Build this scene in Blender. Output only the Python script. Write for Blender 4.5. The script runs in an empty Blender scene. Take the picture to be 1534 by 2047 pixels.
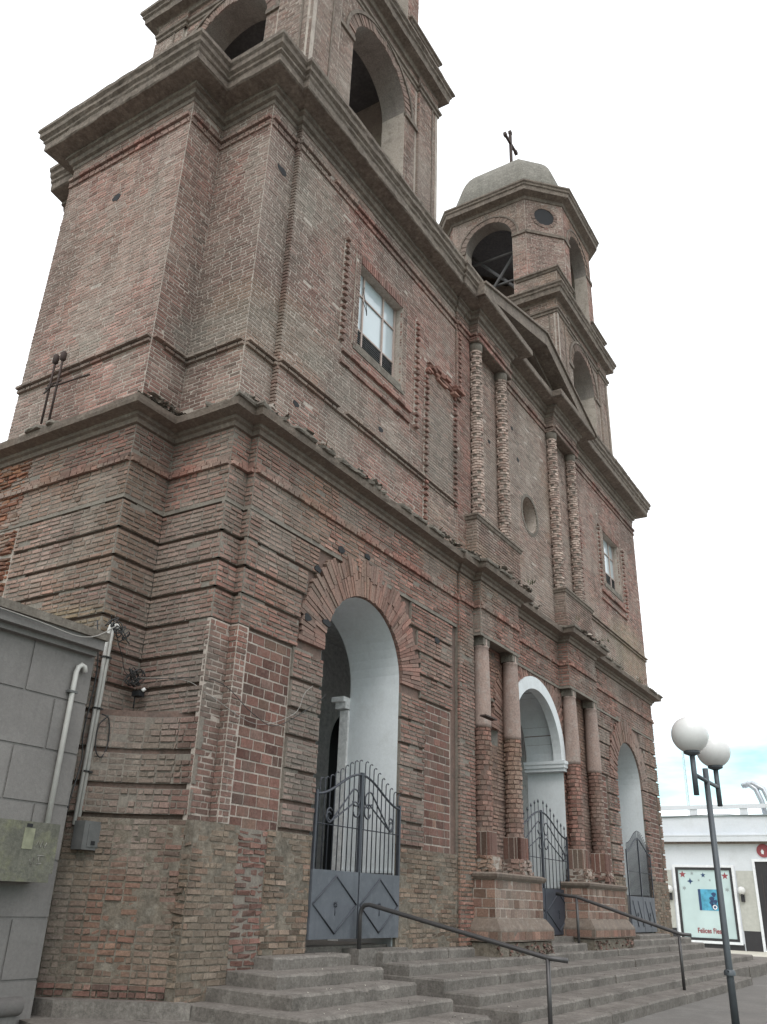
import bpy, math, random
import numpy as np
from mathutils import Matrix, Vector

rng = np.random.default_rng(11)
random.seed(11)
sc = bpy.context.scene
C = sc.collection
rad = math.radians
PI = math.pi

# ------------------------------------------------------------------ camera
YAW, PIT, ROL, FPX = 0.5686638123, 0.4297972765, 0.0364403508, 1699.0446
fw = np.array([math.cos(PIT)*math.cos(YAW), math.cos(PIT)*math.sin(YAW), math.sin(PIT)])
rt = np.array([math.sin(YAW), -math.cos(YAW), 0.0])
up = np.cross(rt, fw)
r_ = math.cos(ROL)*rt + math.sin(ROL)*up
u_ = -math.sin(ROL)*rt + math.cos(ROL)*up
cam_d = bpy.data.cameras.new("camera")
cam = bpy.data.objects.new("camera", cam_d); C.objects.link(cam)
M = Matrix(((r_[0], u_[0], -fw[0], 0.0), (r_[1], u_[1], -fw[1], -7.0), (r_[2], u_[2], -fw[2], 1.6), (0, 0, 0, 1)))
cam.matrix_world = M
cam_d.sensor_fit = 'VERTICAL'; cam_d.sensor_height = 24.0
cam_d.lens = FPX/2047*24.0
cam_d.clip_start = 0.1; cam_d.clip_end = 3000
sc.camera = cam

# ------------------------------------------------------------------ sky and sun (bright overcast)
w = bpy.data.worlds.new("World"); sc.world = w; w.use_nodes = True
nt = w.node_tree; nt.nodes.clear()
def N(tree, typ, **kw):
    n = tree.nodes.new(typ)
    for k, v in kw.items(): setattr(n, k, v)
    return n
out = N(nt, 'ShaderNodeOutputWorld'); bg = N(nt, 'ShaderNodeBackground')
sky = N(nt, 'ShaderNodeTexSky', sky_type='NISHITA'); sky.sun_disc = False
sky.sun_elevation = rad(52); sky.sun_rotation = rad(-70)
tc = N(nt, 'ShaderNodeTexCoord'); mp = N(nt, 'ShaderNodeMapping')
mp.inputs['Scale'].default_value = (2.2, 2.2, 9.0)
nt.links.new(tc.outputs['Generated'], mp.inputs[0])
ns = N(nt, 'ShaderNodeTexNoise'); ns.inputs['Scale'].default_value = 1.6; ns.inputs['Detail'].default_value = 6; ns.inputs['Roughness'].default_value = .55
nt.links.new(mp.outputs[0], ns.inputs['Vector'])
sx = N(nt, 'ShaderNodeSeparateXYZ'); nt.links.new(tc.outputs['Generated'], sx.inputs[0])
# cloud cover closes fully above ~20 degrees
hi = N(nt, 'ShaderNodeMapRange'); hi.inputs[1].default_value = .16; hi.inputs[2].default_value = .32; hi.inputs[3].default_value = -.02; hi.inputs[4].default_value = .5
nt.links.new(sx.outputs['Z'], hi.inputs[0])
ad = N(nt, 'ShaderNodeMath', operation='ADD'); nt.links.new(ns.outputs['Fac'], ad.inputs[0]); nt.links.new(hi.outputs[0], ad.inputs[1])
cr = N(nt, 'ShaderNodeMapRange'); cr.inputs[1].default_value = .44; cr.inputs[2].default_value = .70
nt.links.new(ad.outputs[0], cr.inputs[0])
mul = N(nt, 'ShaderNodeMix', data_type='RGBA', blend_type='MULTIPLY'); mul.inputs[0].default_value = 1
mul.inputs[7].default_value = (1.3, 1.72, 1.5, 1)
nt.links.new(sky.outputs[0], mul.inputs[6])
mx = N(nt, 'ShaderNodeMix', data_type='RGBA')
nt.links.new(cr.outputs[0], mx.inputs[0]); nt.links.new(mul.outputs[2], mx.inputs[6])
mx.inputs[7].default_value = (11.2, 11.5, 11.9, 1)          # cloud radiance in the sky texture's own units
nt.links.new(mx.outputs[2], bg.inputs[0]); bg.inputs[1].default_value = 0.10
nt.links.new(bg.outputs[0], out.inputs[0])
sd = bpy.data.lights.new("sun", 'SUN'); sd.energy = 0.8; sd.angle = rad(25); sd.color = (1, .97, .93)
so = bpy.data.objects.new("sun", sd); C.objects.link(so)
so.rotation_euler = Vector((0.80, 0.42, -1.15)).to_track_quat('-Z', 'Y').to_euler()
sc.view_settings.view_transform = 'Standard'
try: sc.view_settings.look = 'None'
except Exception: pass
sc.view_settings.exposure = 0.55; sc.view_settings.gamma = 1.0

# ------------------------------------------------------------------ materials
def newmat(name):
    m = bpy.data.materials.new(name); m.use_nodes = True
    return m, m.node_tree, m.node_tree.nodes['Principled BSDF']
def noise(t, scale, detail=4, rough=.6, vec=None, stretch=None):
    n = N(t, 'ShaderNodeTexNoise'); n.inputs['Scale'].default_value = scale
    n.inputs['Detail'].default_value = detail; n.inputs['Roughness'].default_value = rough
    c = N(t, 'ShaderNodeTexCoord'); src = c.outputs['Object']
    if stretch:
        mpp = N(t, 'ShaderNodeMapping'); mpp.inputs['Scale'].default_value = stretch
        t.links.new(src, mpp.inputs[0]); src = mpp.outputs[0]
    t.links.new(src, n.inputs['Vector'])
    return n.outputs['Fac']
def rng_(t, src, a, b, c, d):
    m = N(t, 'ShaderNodeMapRange'); t.links.new(src, m.inputs[0])
    for i, v in enumerate((a, b, c, d)): m.inputs[i+1].default_value = v
    return m.outputs[0]
def mixc(t, fac, a, b, mode='MIX'):
    m = N(t, 'ShaderNodeMix', data_type='RGBA', blend_type=mode)
    if isinstance(fac, (int, float)): m.inputs[0].default_value = fac
    else: t.links.new(fac, m.inputs[0])
    for i, v in ((6, a), (7, b)):
        if isinstance(v, tuple): m.inputs[i].default_value = (*v[:3], 1)
        else: t.links.new(v, m.inputs[i])
    return m.outputs[2]
def gray(t, fac):   # float -> colour multiplier
    c = N(t, 'ShaderNodeCombineColor')
    for i in range(3): t.links.new(fac, c.inputs[i])
    return c.outputs[0]
def bump(t, b, src, strength, dist):
    n = N(t, 'ShaderNodeBump'); n.inputs['Strength'].default_value = strength; n.inputs['Distance'].default_value = dist
    t.links.new(src, n.inputs['Height']); t.links.new(n.outputs[0], b.inputs['Normal'])

def mat_brick():
    m, t, b = newmat('old_brick')
    a = N(t, 'ShaderNodeAttribute'); a.attribute_name = 'bc'
    c = mixc(t, 1.0, a.outputs['Color'], gray(t, rng_(t, noise(t, 38, 5, .7), .25, .75, .55, 1.38)), 'MULTIPLY')
    dust = rng_(t, noise(t, 14, 6, .7), .54, .74, 0, .38)
    c = mixc(t, dust, c, (.31, .25, .212))
    c = mixc(t, rng_(t, noise(t, 1.1, 6, .65), .5, .75, 0, .35), c, (.15, .125, .105))
    c = mixc(t, rng_(t, noise(t, 4, 5, .65, stretch=(1, 1, .1)), .5, .72, 0, .5), c, (.10, .085, .073))
    c = mixc(t, rng_(t, noise(t, 1.7, 6, .7, stretch=(1, 1, .22)), .52, .74, 0, .36), c, (.12, .092, .08))
    t.links.new(c, b.inputs['Base Color']); b.inputs['Roughness'].default_value = .92; b.inputs['Specular IOR Level'].default_value = .2
    bump(t, b, noise(t, 70, 5, .7), .9, .006)
    return m
def mat_plaster(name, c0, c1, c2, s=2.0, bs=60, bd=.004, rough=.9, streak=0, spec=.2, fine=.3):
    m, t, b = newmat(name)
    c = mixc(t, rng_(t, noise(t, s, 7, .68), .32, .68, 0, 1), c0, c1)
    c = mixc(t, rng_(t, noise(t, s*3.1, 6, .7), .5, .72, 0, .8), c, c2)
    if streak: c = mixc(t, rng_(t, noise(t, 5, 5, .65, stretch=(1, 1, .12)), .5, .75, 0, streak), c, tuple(x*.45 for x in c0))
    c = mixc(t, 1.0, c, gray(t, rng_(t, noise(t, bs*.6, 4, .7), .25, .75, 1-fine, 1+fine)), 'MULTIPLY')
    t.links.new(c, b.inputs['Base Color']); b.inputs['Roughness'].default_value = rough; b.inputs['Specular IOR Level'].default_value = spec
    bump(t, b, noise(t, bs, 6, .7), .8, bd)
    return m
def mat_plain(name, c, rough=.5, metal=0.0, var=.12, s=8, emit=None):
    m, t, b = newmat(name)
    cc = mixc(t, 1.0, c, gray(t, rng_(t, noise(t, s, 6, .65), .25, .75, 1-var, 1+var)), 'MULTIPLY')
    t.links.new(cc, b.inputs['Base Color']); b.inputs['Roughness'].default_value = rough; b.inputs['Metallic'].default_value = metal
    return m

BRICK = mat_brick()
MORT = mat_plaster('lime_mortar', (.46, .40, .35), (.37, .315, .275), (.21, .18, .155), 1.6, 50, .006)
MORT2 = mat_plaster('dark_lime_mortar', (.24, .21, .18), (.19, .165, .14), (.14, .125, .11), 1.6, 50, .006)
GROOVE = mat_plaster('brick_groove', (.20, .13, .105), (.15, .11, .095), (.10, .085, .075), 1.6, 40, .008)
RUBBLE = mat_plaster('rubble_render', (.195, .162, .127), (.14, .122, .10), (.25, .225, .19), 2.6, 22, .022, streak=.4, fine=.45)
BROWN = mat_plaster('brown_block_render', (.19, .148, .12), (.145, .118, .10), (.26, .22, .185), 3.0, 40, .01)
STUCCO = mat_plaster('cornice_render', (.215, .175, .145), (.145, .118, .10), (.27, .23, .195), 2.4, 26, .014, streak=.6, fine=.4)
STUCCO_D = mat_plaster('weathered_render', (.20, .175, .148), (.13, .112, .095), (.28, .25, .215), 2.2, 30, .014, streak=.4)
STUCCO_L = mat_plaster('pale_niche_render', (.28, .26, .235), (.22, .205, .185), (.32, .30, .27), 1.5, 40, .004)
SHAFT = mat_plaster('column_render', (.34, .25, .215), (.27, .205, .18), (.36, .32, .29), 2.4, 50, .006, streak=.35)
WHITE = mat_plaster('white_limewash', (.72, .74, .755), (.655, .675, .685), (.60, .61, .61), .9, 30, .003, fine=.06, streak=.14)
GREYW = mat_plaster('grey_wall_paint', (.30, .29, .29), (.26, .25, .25), (.27, .26, .26), .8, 30, .002, fine=.05)
PORCHP = mat_plaster('pale_porch_plaster', (.70, .69, .68), (.64, .63, .62), (.72, .71, .7), .8, 20, .003)
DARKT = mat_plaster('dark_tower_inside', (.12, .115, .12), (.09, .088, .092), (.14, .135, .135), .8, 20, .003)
BLACK = mat_plain('black_and_hole_shade', (.012, .012, .014), .8)  # flat black, also painted for the shade in holes and doorways
CONC = mat_plaster('step_concrete', (.195, .175, .157), (.115, .102, .091), (.24, .218, .196), 1.5, 50, .008, streak=.3, fine=.4)
CONC2 = mat_plaster('grey_render', (.215, .20, .19), (.165, .154, .147), (.235, .22, .208), 1.0, 60, .003, streak=.3, fine=.12)
CONC3 = mat_plaster('mossy_concrete', (.15, .145, .118), (.11, .108, .09), (.19, .19, .12), 2.0, 50, .004, streak=.5)
ASPH = mat_plaster('asphalt', (.17, .158, .146), (.135, .127, .118), (.20, .19, .176), .7, 90, .003)
PAVE = mat_plaster('pale_paving', (.55, .52, .44), (.46, .43, .37), (.6, .57, .5), 1.0, 60, .002)
DOME = mat_plaster('dome_tiles', (.25, .232, .203), (.165, .152, .132), (.30, .28, .248), 2.2, 30, .014, streak=.5, fine=.4)
IRON = mat_plain('gate_iron', (.055, .058, .07), .5, .3)
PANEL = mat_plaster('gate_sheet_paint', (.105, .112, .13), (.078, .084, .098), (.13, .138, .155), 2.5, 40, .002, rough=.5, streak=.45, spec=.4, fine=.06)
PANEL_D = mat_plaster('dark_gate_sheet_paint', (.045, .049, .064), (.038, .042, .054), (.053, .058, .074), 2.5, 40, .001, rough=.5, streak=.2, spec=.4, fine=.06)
RAIL = mat_plain('rail_paint', (.085, .08, .08), .45, .5)
RUST = mat_plain('rusty_iron', (.06, .04, .035), .8, .2)
POLE = mat_plain('pole_paint', (.085, .095, .105), .5, .3)
PVC = mat_plain('pale_pvc', (.55, .53, .50), .5)
CABLE = mat_plain('cable_black', (.025, .024, .024), .6)
CABLE_P = mat_plain('cable_pale', (.28, .26, .24), .6)
METER = mat_plain('meter_grey', (.115, .115, .112), .6, 0, .25)
FRAMEW = mat_plain('window_frame_paint', (.42, .33, .29), .6)
LOUV = mat_plain('louver_dark', (.2, .205, .21), .5)
WWALL = mat_plaster('white_shop_paint', (.70, .71, .74), (.64, .66, .69), (.6, .61, .63), .6, 30, .002, fine=.04)
BEIGE = mat_plain('beige_shop_paint', (.47, .46, .42), .8)
BLKP = mat_plain('black_shop_paint', (.03, .027, .03), .5)
TRIM = mat_plain('white_trim', (.78, .78, .8), .5)
def mat_glass(name, c, rough):
    m, t, b = newmat(name)
    cc = mixc(t, rng_(t, noise(t, 1.1, 3, .5), .35, .65, 0, 1), c, tuple(x*.88 for x in c))
    t.links.new(cc, b.inputs['Base Color']); b.inputs['Roughness'].default_value = rough; b.inputs['Specular IOR Level'].default_value = .9
    return m
PANE = mat_glass('sky_toned_pane', (.50, .57, .60), .12)  # pale pane colour stands in for the reflected sky
POSTER = mat_glass('display_sheet', (.58, .70, .70), .25)
GLOBE = mat_plain('opal_globe', (.70, .685, .67), .3, 0, .07, 5)
RED = mat_plain('poster_red', (.28, .06, .07), .6)
BLUE = mat_plain('poster_blue', (.08, .33, .48), .5, 0, .5, 5)
NAVY = mat_plain('poster_navy', (.03, .06, .14), .5)
SILV = mat_plain('poster_grey', (.3, .34, .34), .5)
WEED = mat_plain('dry_weed', (.07, .075, .035), .9, 0, .5)
WOODG = mat_plain('grey_beam', (.17, .165, .17), .8)
GALV = mat_plain('galvanised_pipe', (.45, .47, .5), .35, .6)

# ------------------------------------------------------------------ noise for brick colours
_tab = rng.random((32, 32, 32))
def vnoise(P, s, o=0):
    q = np.asarray(P)*s + o*7.31
    i = np.floor(q).astype(int); f = q-i; f = f*f*(3-2*f)
    r = 0
    for dx in (0, 1):
        for dy in (0, 1):
            for dz in (0, 1):
                wgt = (f[:, 0] if dx else 1-f[:, 0])*(f[:, 1] if dy else 1-f[:, 1])*(f[:, 2] if dz else 1-f[:, 2])
                r = r + wgt*_tab[(i[:, 0]+dx) % 32, (i[:, 1]+dy) % 32, (i[:, 2]+dz) % 32]
    return r
def fbm(P, s, o=0): return (vnoise(P, s, o)+.5*vnoise(P, s*2.1, o+1)+.25*vnoise(P, s*4.3, o+2))/1.75
def sstep(x, a, b):
    t = np.clip((x-a)/(b-a), 0, 1); return t*t*(3-2*t)
PAL = {
 'red':  np.array([(.255, .145, .122), (.285, .172, .15), (.215, .122, .105), (.31, .205, .18), (.24, .175, .15), (.165, .112, .098)]),
 'pink': np.array([(.31, .192, .165), (.34, .222, .195), (.265, .162, .14), (.36, .252, .225), (.29, .215, .188), (.21, .148, .128)]),
 'low':  np.array([(.255, .14, .115), (.29, .17, .142), (.215, .12, .10), (.315, .205, .172), (.225, .168, .138), (.155, .105, .09)]),
 'dark': np.array([(.15, .085, .072), (.17, .10, .085), (.13, .08, .07), (.185, .118, .098), (.11, .083, .073), (.15, .108, .085)]),
 'ped': np.array([(.205, .14, .112), (.225, .165, .13), (.185, .12, .10), (.24, .18, .148), (.17, .13, .105), (.21, .125, .10)]),
 'tan':  np.array([(.185, .138, .10), (.17, .112, .084), (.155, .125, .092), (.185, .10, .078), (.12, .093, .073), (.215, .175, .138)]),
 'rub':  np.array([(.20, .168, .13), (.165, .138, .106), (.225, .19, .152), (.185, .13, .10), (.125, .103, .082), (.265, .23, .19)]),
 'grey': np.array([(.255, .195, .168), (.22, .178, .155), (.28, .228, .20), (.21, .152, .132), (.25, .168, .145), (.165, .138, .122)]),
 'knob': np.array([(.42, .375, .335), (.38, .335, .30), (.46, .42, .38), (.34, .27, .235), (.40, .36, .325), (.30, .22, .19)]),
 'orange': np.array([(.27, .135, .085), (.235, .115, .078), (.30, .175, .11), (.185, .095, .07), (.25, .15, .10), (.15, .085, .065)]),
}
# stains and tone patches, some darker in inner corners: centre, radii, colour, strength
BLOBS = [((6.8, .6, .72), (.55, .7, .22), (.085, .072, .062), .9), ((6.75, .8, 2.6), (.4, .5, .5), (.15, .13, .10), .6), ((7.9, -.1, 11.6), (.5, .6, 1.6), (.19, .175, .15), .6), ((7.2, .95, 11.0), (.4, .35, 2.2), (.17, .155, .135), .65), ((6.6, 1.1, 11.0), (.5, .3, 2.2), (.20, .165, .14), .5), ((9.0, -.1, 8.3), (2.0, .8, .35), (.2, .185, .16), .5), ((11.4, -.1, 12.5), (1.2, .8, .5), (.2, .18, .155), .4), ((8.9, -.1, 5.4), (.9, .6, .5), (.16, .145, .12), .6), ((12.6, -.1, 5.2), (.7, .6, .8), (.18, .16, .135), .5),
         ((7.0, .6, 3.0), (.5, .6, .4), (.17, .15, .115), .7), ((6.9, .6, 1.3), (.35, .5, .5), (.23, .125, .095), .75), ((7.1, .2, .9), (.3, .4, .3), (.25, .14, .10), .6), ((6.6, .9, 1.9), (.3, .3, .3), (.21, .17, .115), .6),
         ((8.1, -.1, 9.3), (1.0, 1.4, .5), (.22, .21, .18), .8), ((7.2, .8, 9.0), (.5, 1.0, .45), (.21, .205, .18), .85),
         ((9.3, -.1, 9.15), (1.1, 1, .45), (.20, .195, .165), .75), ((11.2, -.1, 8.95), (1.4, 1, .4), (.19, .185, .16), .65),
         ((8.4, -.1, 12.3), (.7, .8, .9), (.21, .205, .17), .7), ((9.1, -.1, 12.0), (.5, .8, .9), (.2, .2, .17), .55),
         ((24.6, -.1, 8.6), (2.2, 2, .9), (.31, .265, .17), .8), ((22.5, -.1, 8.2), (1.4, 2, .6), (.23, .215, .18), .7),
         ((12.7, -.1, 9.6), (.8, .8, 1.3), (.20, .19, .165), .8), ((17, 0, 11.0), (1.6, 1, 1.6), (.24, .225, .2), .55),
         ((6.5, 2.0, 4.5), (.6, 1.6, .35), (.30, .245, .145), .85), ((8.2, -.1, 6.1), (1.4, .7, .8), (.20, .185, .155), .55),
         ((9.0, -.1, 3.6), (.45, .5, 1.1), (.22, .205, .18), .7), ((7.3, -.1, 3.9), (.35, .5, .6), (.2, .19, .165), .7),
         ((6.5, 2.6, 9.0), (.6, .5, .3), (.26, .25, .21), .8), ((9.0, -.1, 10.6), (.5, .5, 1.5), (.19, .18, .155), .5),
         ((6.5, 2.5, 11.0), (.8, 1.6, 1.5), (.34, .235, .18), .3), ((13.0, -.1, 3.0), (.5, .5, 1.2), (.22, .205, .175), .6),
         ((7.1, .5, 5.6), (.5, .8, .5), (.24, .205, .18), .5), ((25.8, -.1, 4.5), (.8, 1, 3), (.24, .21, .16), .55), ((21, -.1, 3), (.8, 1, 1.5), (.25, .215, .155), .6)]
def brickcol(P, kind):
    pal = PAL[kind]; n = len(P); pal = pal*.72+pal.mean(0)*.28
    c = pal[rng.choice(len(pal), n, p=[.26, .24, .18, .14, .12, .06])].copy()
    c *= (1+.2*rng.standard_normal(n)).clip(.45, 1.55)[:, None]; c *= np.array((1.09, .955, .915))
    if kind not in ('knob', 'dark', 'ped', 'rub', 'orange'):
        g = sstep(fbm(P, .55, 3), .56, .72)[:, None]*.22
        c = c*(1-g)+np.array((.235, .20, .165))*g
        g = sstep(fbm(P, 1.3, 9), .58, .7)[:, None]*.25
        c = c*(1-g)+np.array((.31, .245, .205))*g
        Q = P*np.array((1, 1, .45))
        g = sstep(fbm(Q, .62, 17), .50, .68)[:, None]*.55
        c = c*(1-g)+np.array((.125, .095, .083))*g
        g = sstep(fbm(P, .55, 29), .57, .72)[:, None]*.32
        c = c*(1-g)+np.array((.30, .22, .15))*g
        g = sstep(fbm(Q, 1.0, 37), .56, .72)[:, None]*.42
        c = c*(1-g)+np.array((.37, .31, .27))*g
        for ce, r, col, s in BLOBS:
            d = np.sqrt((((P-np.array(ce))/np.array(r))**2).sum(1)) + .6*(fbm(P, 1.9, 5)-.5)
            g = (.75*s*(1-sstep(d, .55, 1.15)))[:, None]*(.6+.4*rng.random(n))[:, None]
            c = c*(1-g)+np.array(col)*g
    return c

# ------------------------------------------------------------------ mesh accumulator
class Acc:
    def __init__(s): s.v = []; s.f = []; s.m = []; s.c = []; s.n = 0; s.sm = []
    def add(s, v, f, m=0, col=(.25, .22, .2), smooth=False):
        v = np.asarray(v, float); k = len(v)
        s.v.append(v)
        s.c.append(np.broadcast_to(np.asarray(col, float), (k, 3)))
        if isinstance(f, np.ndarray): s.f.append((f+s.n).astype(np.int64))
        else: s.f.append([[i+s.n for i in q] for q in f])
        nf = len(f)
        s.m.append(np.full(nf, m)); s.sm.append(np.full(nf, smooth)); s.n += k
    def box(s, x0, x1, y0, y1, z0, z1, m=0): s.fbox(WORLD, x0, x1, y0, y1, z0, z1, m)
    def fbox(s, F, a0, a1, b0, b1, c0, c1, m=0):
        O, A, B, Cc = F
        P = [O+A*a+B*b+Cc*c for c in (c0, c1) for b in (b0, b1) for a in (a0, a1)]
        s.add(P, [(0, 2, 3, 1), (4, 5, 7, 6), (0, 1, 5, 4), (2, 6, 7, 3), (0, 4, 6, 2), (1, 3, 7, 5)], m)
    def tube(s, pts, r, m=0, n=7, cap=True):
        pts = [np.asarray(p, float) for p in pts]; rs = r if hasattr(r, '__len__') else [r]*len(pts)
        V = []; prev = None
        for i, p in enumerate(pts):
            d = pts[min(i+1, len(pts)-1)]-pts[max(i-1, 0)]; d /= np.linalg.norm(d)+1e-9
            a = np.cross(d, (0, 0, 1.)) if abs(d[2]) < .9 else np.cross(d, (0, 1., 0))
            if prev is not None:
                a2 = prev-d*(prev@d)
                if np.linalg.norm(a2) > 1e-4: a = a2
            a /= np.linalg.norm(a); prev = a; b = np.cross(d, a)
            for k in range(n):
                t = 2*PI*k/n; V.append(p+(a*math.cos(t)+b*math.sin(t))*rs[i])
        F = [(i*n+k, i*n+(k+1) % n, (i+1)*n+(k+1) % n, (i+1)*n+k) for i in range(len(pts)-1) for k in range(n)]
        if cap: F += [tuple(range(n-1, -1, -1)), tuple((len(pts)-1)*n+k for k in range(n))]
        s.add(V, F, m, smooth=True)
    def lathe(s, cx, cy, prof, m=0, n=24, a0=0, a1=2*PI, ph=0):
        V = []; full = abs(a1-a0-2*PI) < 1e-6; k = n if full else n+1
        for r, z in prof:
            for i in range(k):
                t = a0+(a1-a0)*i/n+ph; V.append((cx+r*math.cos(t), cy+r*math.sin(t), z))
        F = [(j*k+i, j*k+(i+1) % k, (j+1)*k+(i+1) % k, (j+1)*k+i) for j in range(len(prof)-1) for i in range(n)]
        s.add(V, F, m, smooth=True)
    def sphere(s, c, r, m=0, n=16):
        s.lathe(c[0], c[1], [(max(1e-4, r*math.sin(PI*i/n)), c[2]-r*math.cos(PI*i/n)) for i in range(n+1)], m, n*2)
    def poly(s, pts, z0, z1, m=0):   # vertical prism, CCW seen from above
        n = len(pts); V = [(x, y, z0) for x, y in pts]+[(x, y, z1) for x, y in pts]
        s.add(V, [tuple(range(n-1, -1, -1)), tuple(range(n, 2*n))]+[(i, (i+1) % n, n+(i+1) % n, n+i) for i in range(n)], m)
    def fpoly(s, F, pts, c0, c1, m=0):
        O, A, B, Cc = F; n = len(pts)
        V = [O+A*a+B*b+Cc*c0 for a, b in pts]+[O+A*a+B*b+Cc*c1 for a, b in pts]
        s.add(V, [tuple(range(n-1, -1, -1)), tuple(range(n, 2*n))]+[(i, (i+1) % n, n+(i+1) % n, n+i) for i in range(n)], m)
    def build(s, name, mats, parent=None):
        me = bpy.data.meshes.new(name)
        V = np.concatenate(s.v); me.vertices.add(len(V)); me.vertices.foreach_set('co', V.ravel())
        loops = []; tot = []
        for f in s.f:
            if isinstance(f, np.ndarray): loops.append(f.ravel()); tot.append(np.full(len(f), f.shape[1]))
            else:
                loops.append(np.array([i for q in f for i in q], np.int64)); tot.append(np.array([len(q) for q in f]))
        L = np.concatenate(loops); T = np.concatenate(tot)
        me.loops.add(len(L)); me.loops.foreach_set('vertex_index', L)
        me.polygons.add(len(T)); st = np.concatenate(([0], np.cumsum(T)[:-1]))
        me.polygons.foreach_set('loop_start', st); me.polygons.foreach_set('loop_total', T)
        me.polygons.foreach_set('material_index', np.concatenate(s.m))
        me.polygons.foreach_set('use_smooth', np.concatenate(s.sm))
        for q in (mats if isinstance(mats, (list, tuple)) else [mats]): me.materials.append(q)
        me.update(calc_edges=True); me.validate()
        at = me.attributes.new('bc', 'FLOAT_COLOR', 'POINT')
        cc = np.ones((len(V), 4)); cc[:, :3] = np.concatenate(s.c)
        at.data.foreach_set('color', cc.ravel())
        o = bpy.data.objects.new(name, me); C.objects.link(o)
        if parent: o.parent = parent; o.matrix_parent_inverse = parent.matrix_world.inverted()
        return o
ax = lambda *a: np.array(a, float)
WORLD = (ax(0, 0, 0), ax(1, 0, 0), ax(0, 1, 0), ax(0, 0, 1))
def FF(y): return (ax(0, y, 0), ax(1, 0, 0), ax(0, 0, 1), ax(0, -1, 0))           # faces -Y, u = x
def LF(x): return (ax(x, 0, 0), ax(0, -1, 0), ax(0, 0, 1), ax(-1, 0, 0))          # faces -X, u = -y
def RF(x): return (ax(x, 0, 0), ax(0, 1, 0), ax(0, 0, 1), ax(1, 0, 0))            # faces +X, u = y
def BF(y): return (ax(0, y, 0), ax(-1, 0, 0), ax(0, 0, 1), ax(0, 1, 0))           # faces +Y, u = -x
def SEG(p, q):                                                                    # wall face from p to q, outward on the right hand
    p = np.array(p, float); q = np.array(q, float); d = (q-p)/np.linalg.norm(q-p)
    return (ax(p[0], p[1], 0), ax(d[0], d[1], 0), ax(0, 0, 1), ax(d[1], -d[0], 0)), float(np.linalg.norm(q-p))

def subtract(segs, iv):
    o = []
    for a, b in segs:
        if iv[1] <= a or iv[0] >= b: o.append((a, b)); continue
        if iv[0] > a: o.append((a, iv[0]))
        if iv[1] < b: o.append((iv[1], b))
    return o
def arch_obs(cx, R, spring, ring=0, top=None, bottom=-9):
    def f(z):
        if z < bottom: return None
        if z <= spring: return (cx-R, cx+R)
        h = z-spring; q = R+ring
        if h < q: 
            x = math.sqrt(q*q-h*h); return (cx-x, cx+x)
        return None
    return f
def rect_obs(a, b, c, d): return lambda z: (a, b) if c < z < d else None
def segs_at(u0, u1, obs, z):
    s = [(u0, u1)]
    for o in obs:
        iv = o(z)
        if iv: s = subtract(s, iv)
    return s

def put_bricks(acc, F, rows, n0, depth, kind, mat, e=.003, jit=.0018, back=.03, smear=.63, sm_depth=.001, dust=.5):
    if not rows: return
    A = np.array(rows); u0, u1, v0, v1 = A.T; k = len(A)
    O, U, V, Nn = F
    ctr = O+U*((u0+u1)/2)[:, None]+V*((v0+v1)/2)[:, None]+Nn*n0
    n = n0+rng.uniform(depth[0], depth[1], k)
    if kind in ('tan', 'rub'): n = n+(fbm(ctr, 2.6, 40)-.5)*.055
    sm = fbm(ctr, 1.5, 21)
    ss = sstep(sm+rng.normal(0, .035, k), smear-.07, smear+.07)
    n = n*(1-ss)+(n0+sm_depth+rng.uniform(0, .004, k))*ss
    out = np.zeros((k, 8, 3)); i = 0
    for nn, ee in ((np.full(k, n0-back), 0), (n, e)):
        for vv, sv in ((v0, 1), (v1, -1)):
            for uu, su in ((u0, 1), (u1, -1)):
                q = O+U*(uu+su*ee)[:, None]+V*(vv+sv*ee)[:, None]+Nn*nn[:, None]
                if ee: q = q+rng.normal(0, jit, (k, 3))
                out[:, i] = q; i += 1
    fs = np.array([(4, 5, 7, 6), (0, 1, 5, 4), (2, 6, 7, 3), (0, 4, 6, 2), (1, 3, 7, 5)])
    faces = (fs[None]+(np.arange(k)*8)[:, None, None]).reshape(-1, 4)
    col = brickcol(ctr, kind); g = (ss*dust)[:, None]
    col = col*(1-g)+np.array((.32, .265, .225) if kind not in ('tan', 'rub', 'dark') else (.215, .18, .14))*rng.uniform(.75, 1.2, (k, 1))*g
    col = np.repeat(col, 8, axis=0)
    acc.add(out.reshape(-1, 3), faces, mat, col)

def brick_rows(u0, u1, v0, v1, ch, bl, obs=(), joint=.011, jag=0, miss=0.0):
    if bl > .23 and ch < .1: bl *= .86
    nc = max(1, int(round((v1-v0)/ch))); c = (v1-v0)/nc; rows = []
    for i in range(nc):
        a = v0+i*c; b = a+c
        wob = random.uniform(-.002, .002)
        for s0, s1 in segs_at(u0, u1, obs, (a+b)/2):
            if jag: s0 -= random.uniform(0, jag); s1 += random.uniform(0, jag)
            x = s0 - (i % 2)*.5*bl - random.uniform(0, .12)*bl
            while x < s1-.02:
                L = bl*random.uniform(.86, 1.12) if random.random() > .13 else bl*.5
                p, q = max(x, s0), min(x+L, s1); x += L
                if q-p < .025: continue
                if miss and random.random() < miss: continue
                rows.append((p+joint/2, q-joint/2, a+joint/2+wob, b-joint/2+wob))
    return rows
def clad(acc, F, u0, u1, v0, v1, n=0, ch=.062, bl=.25, obs=(), kind='red', mat=1, depth=(.002, .006), joint=.0125, jag=0, miss=.003, **kw):
    put_bricks(acc, F, brick_rows(u0, u1, v0, v1, ch, bl, obs, joint, jag, miss), n, depth, kind, mat, **kw)

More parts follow.
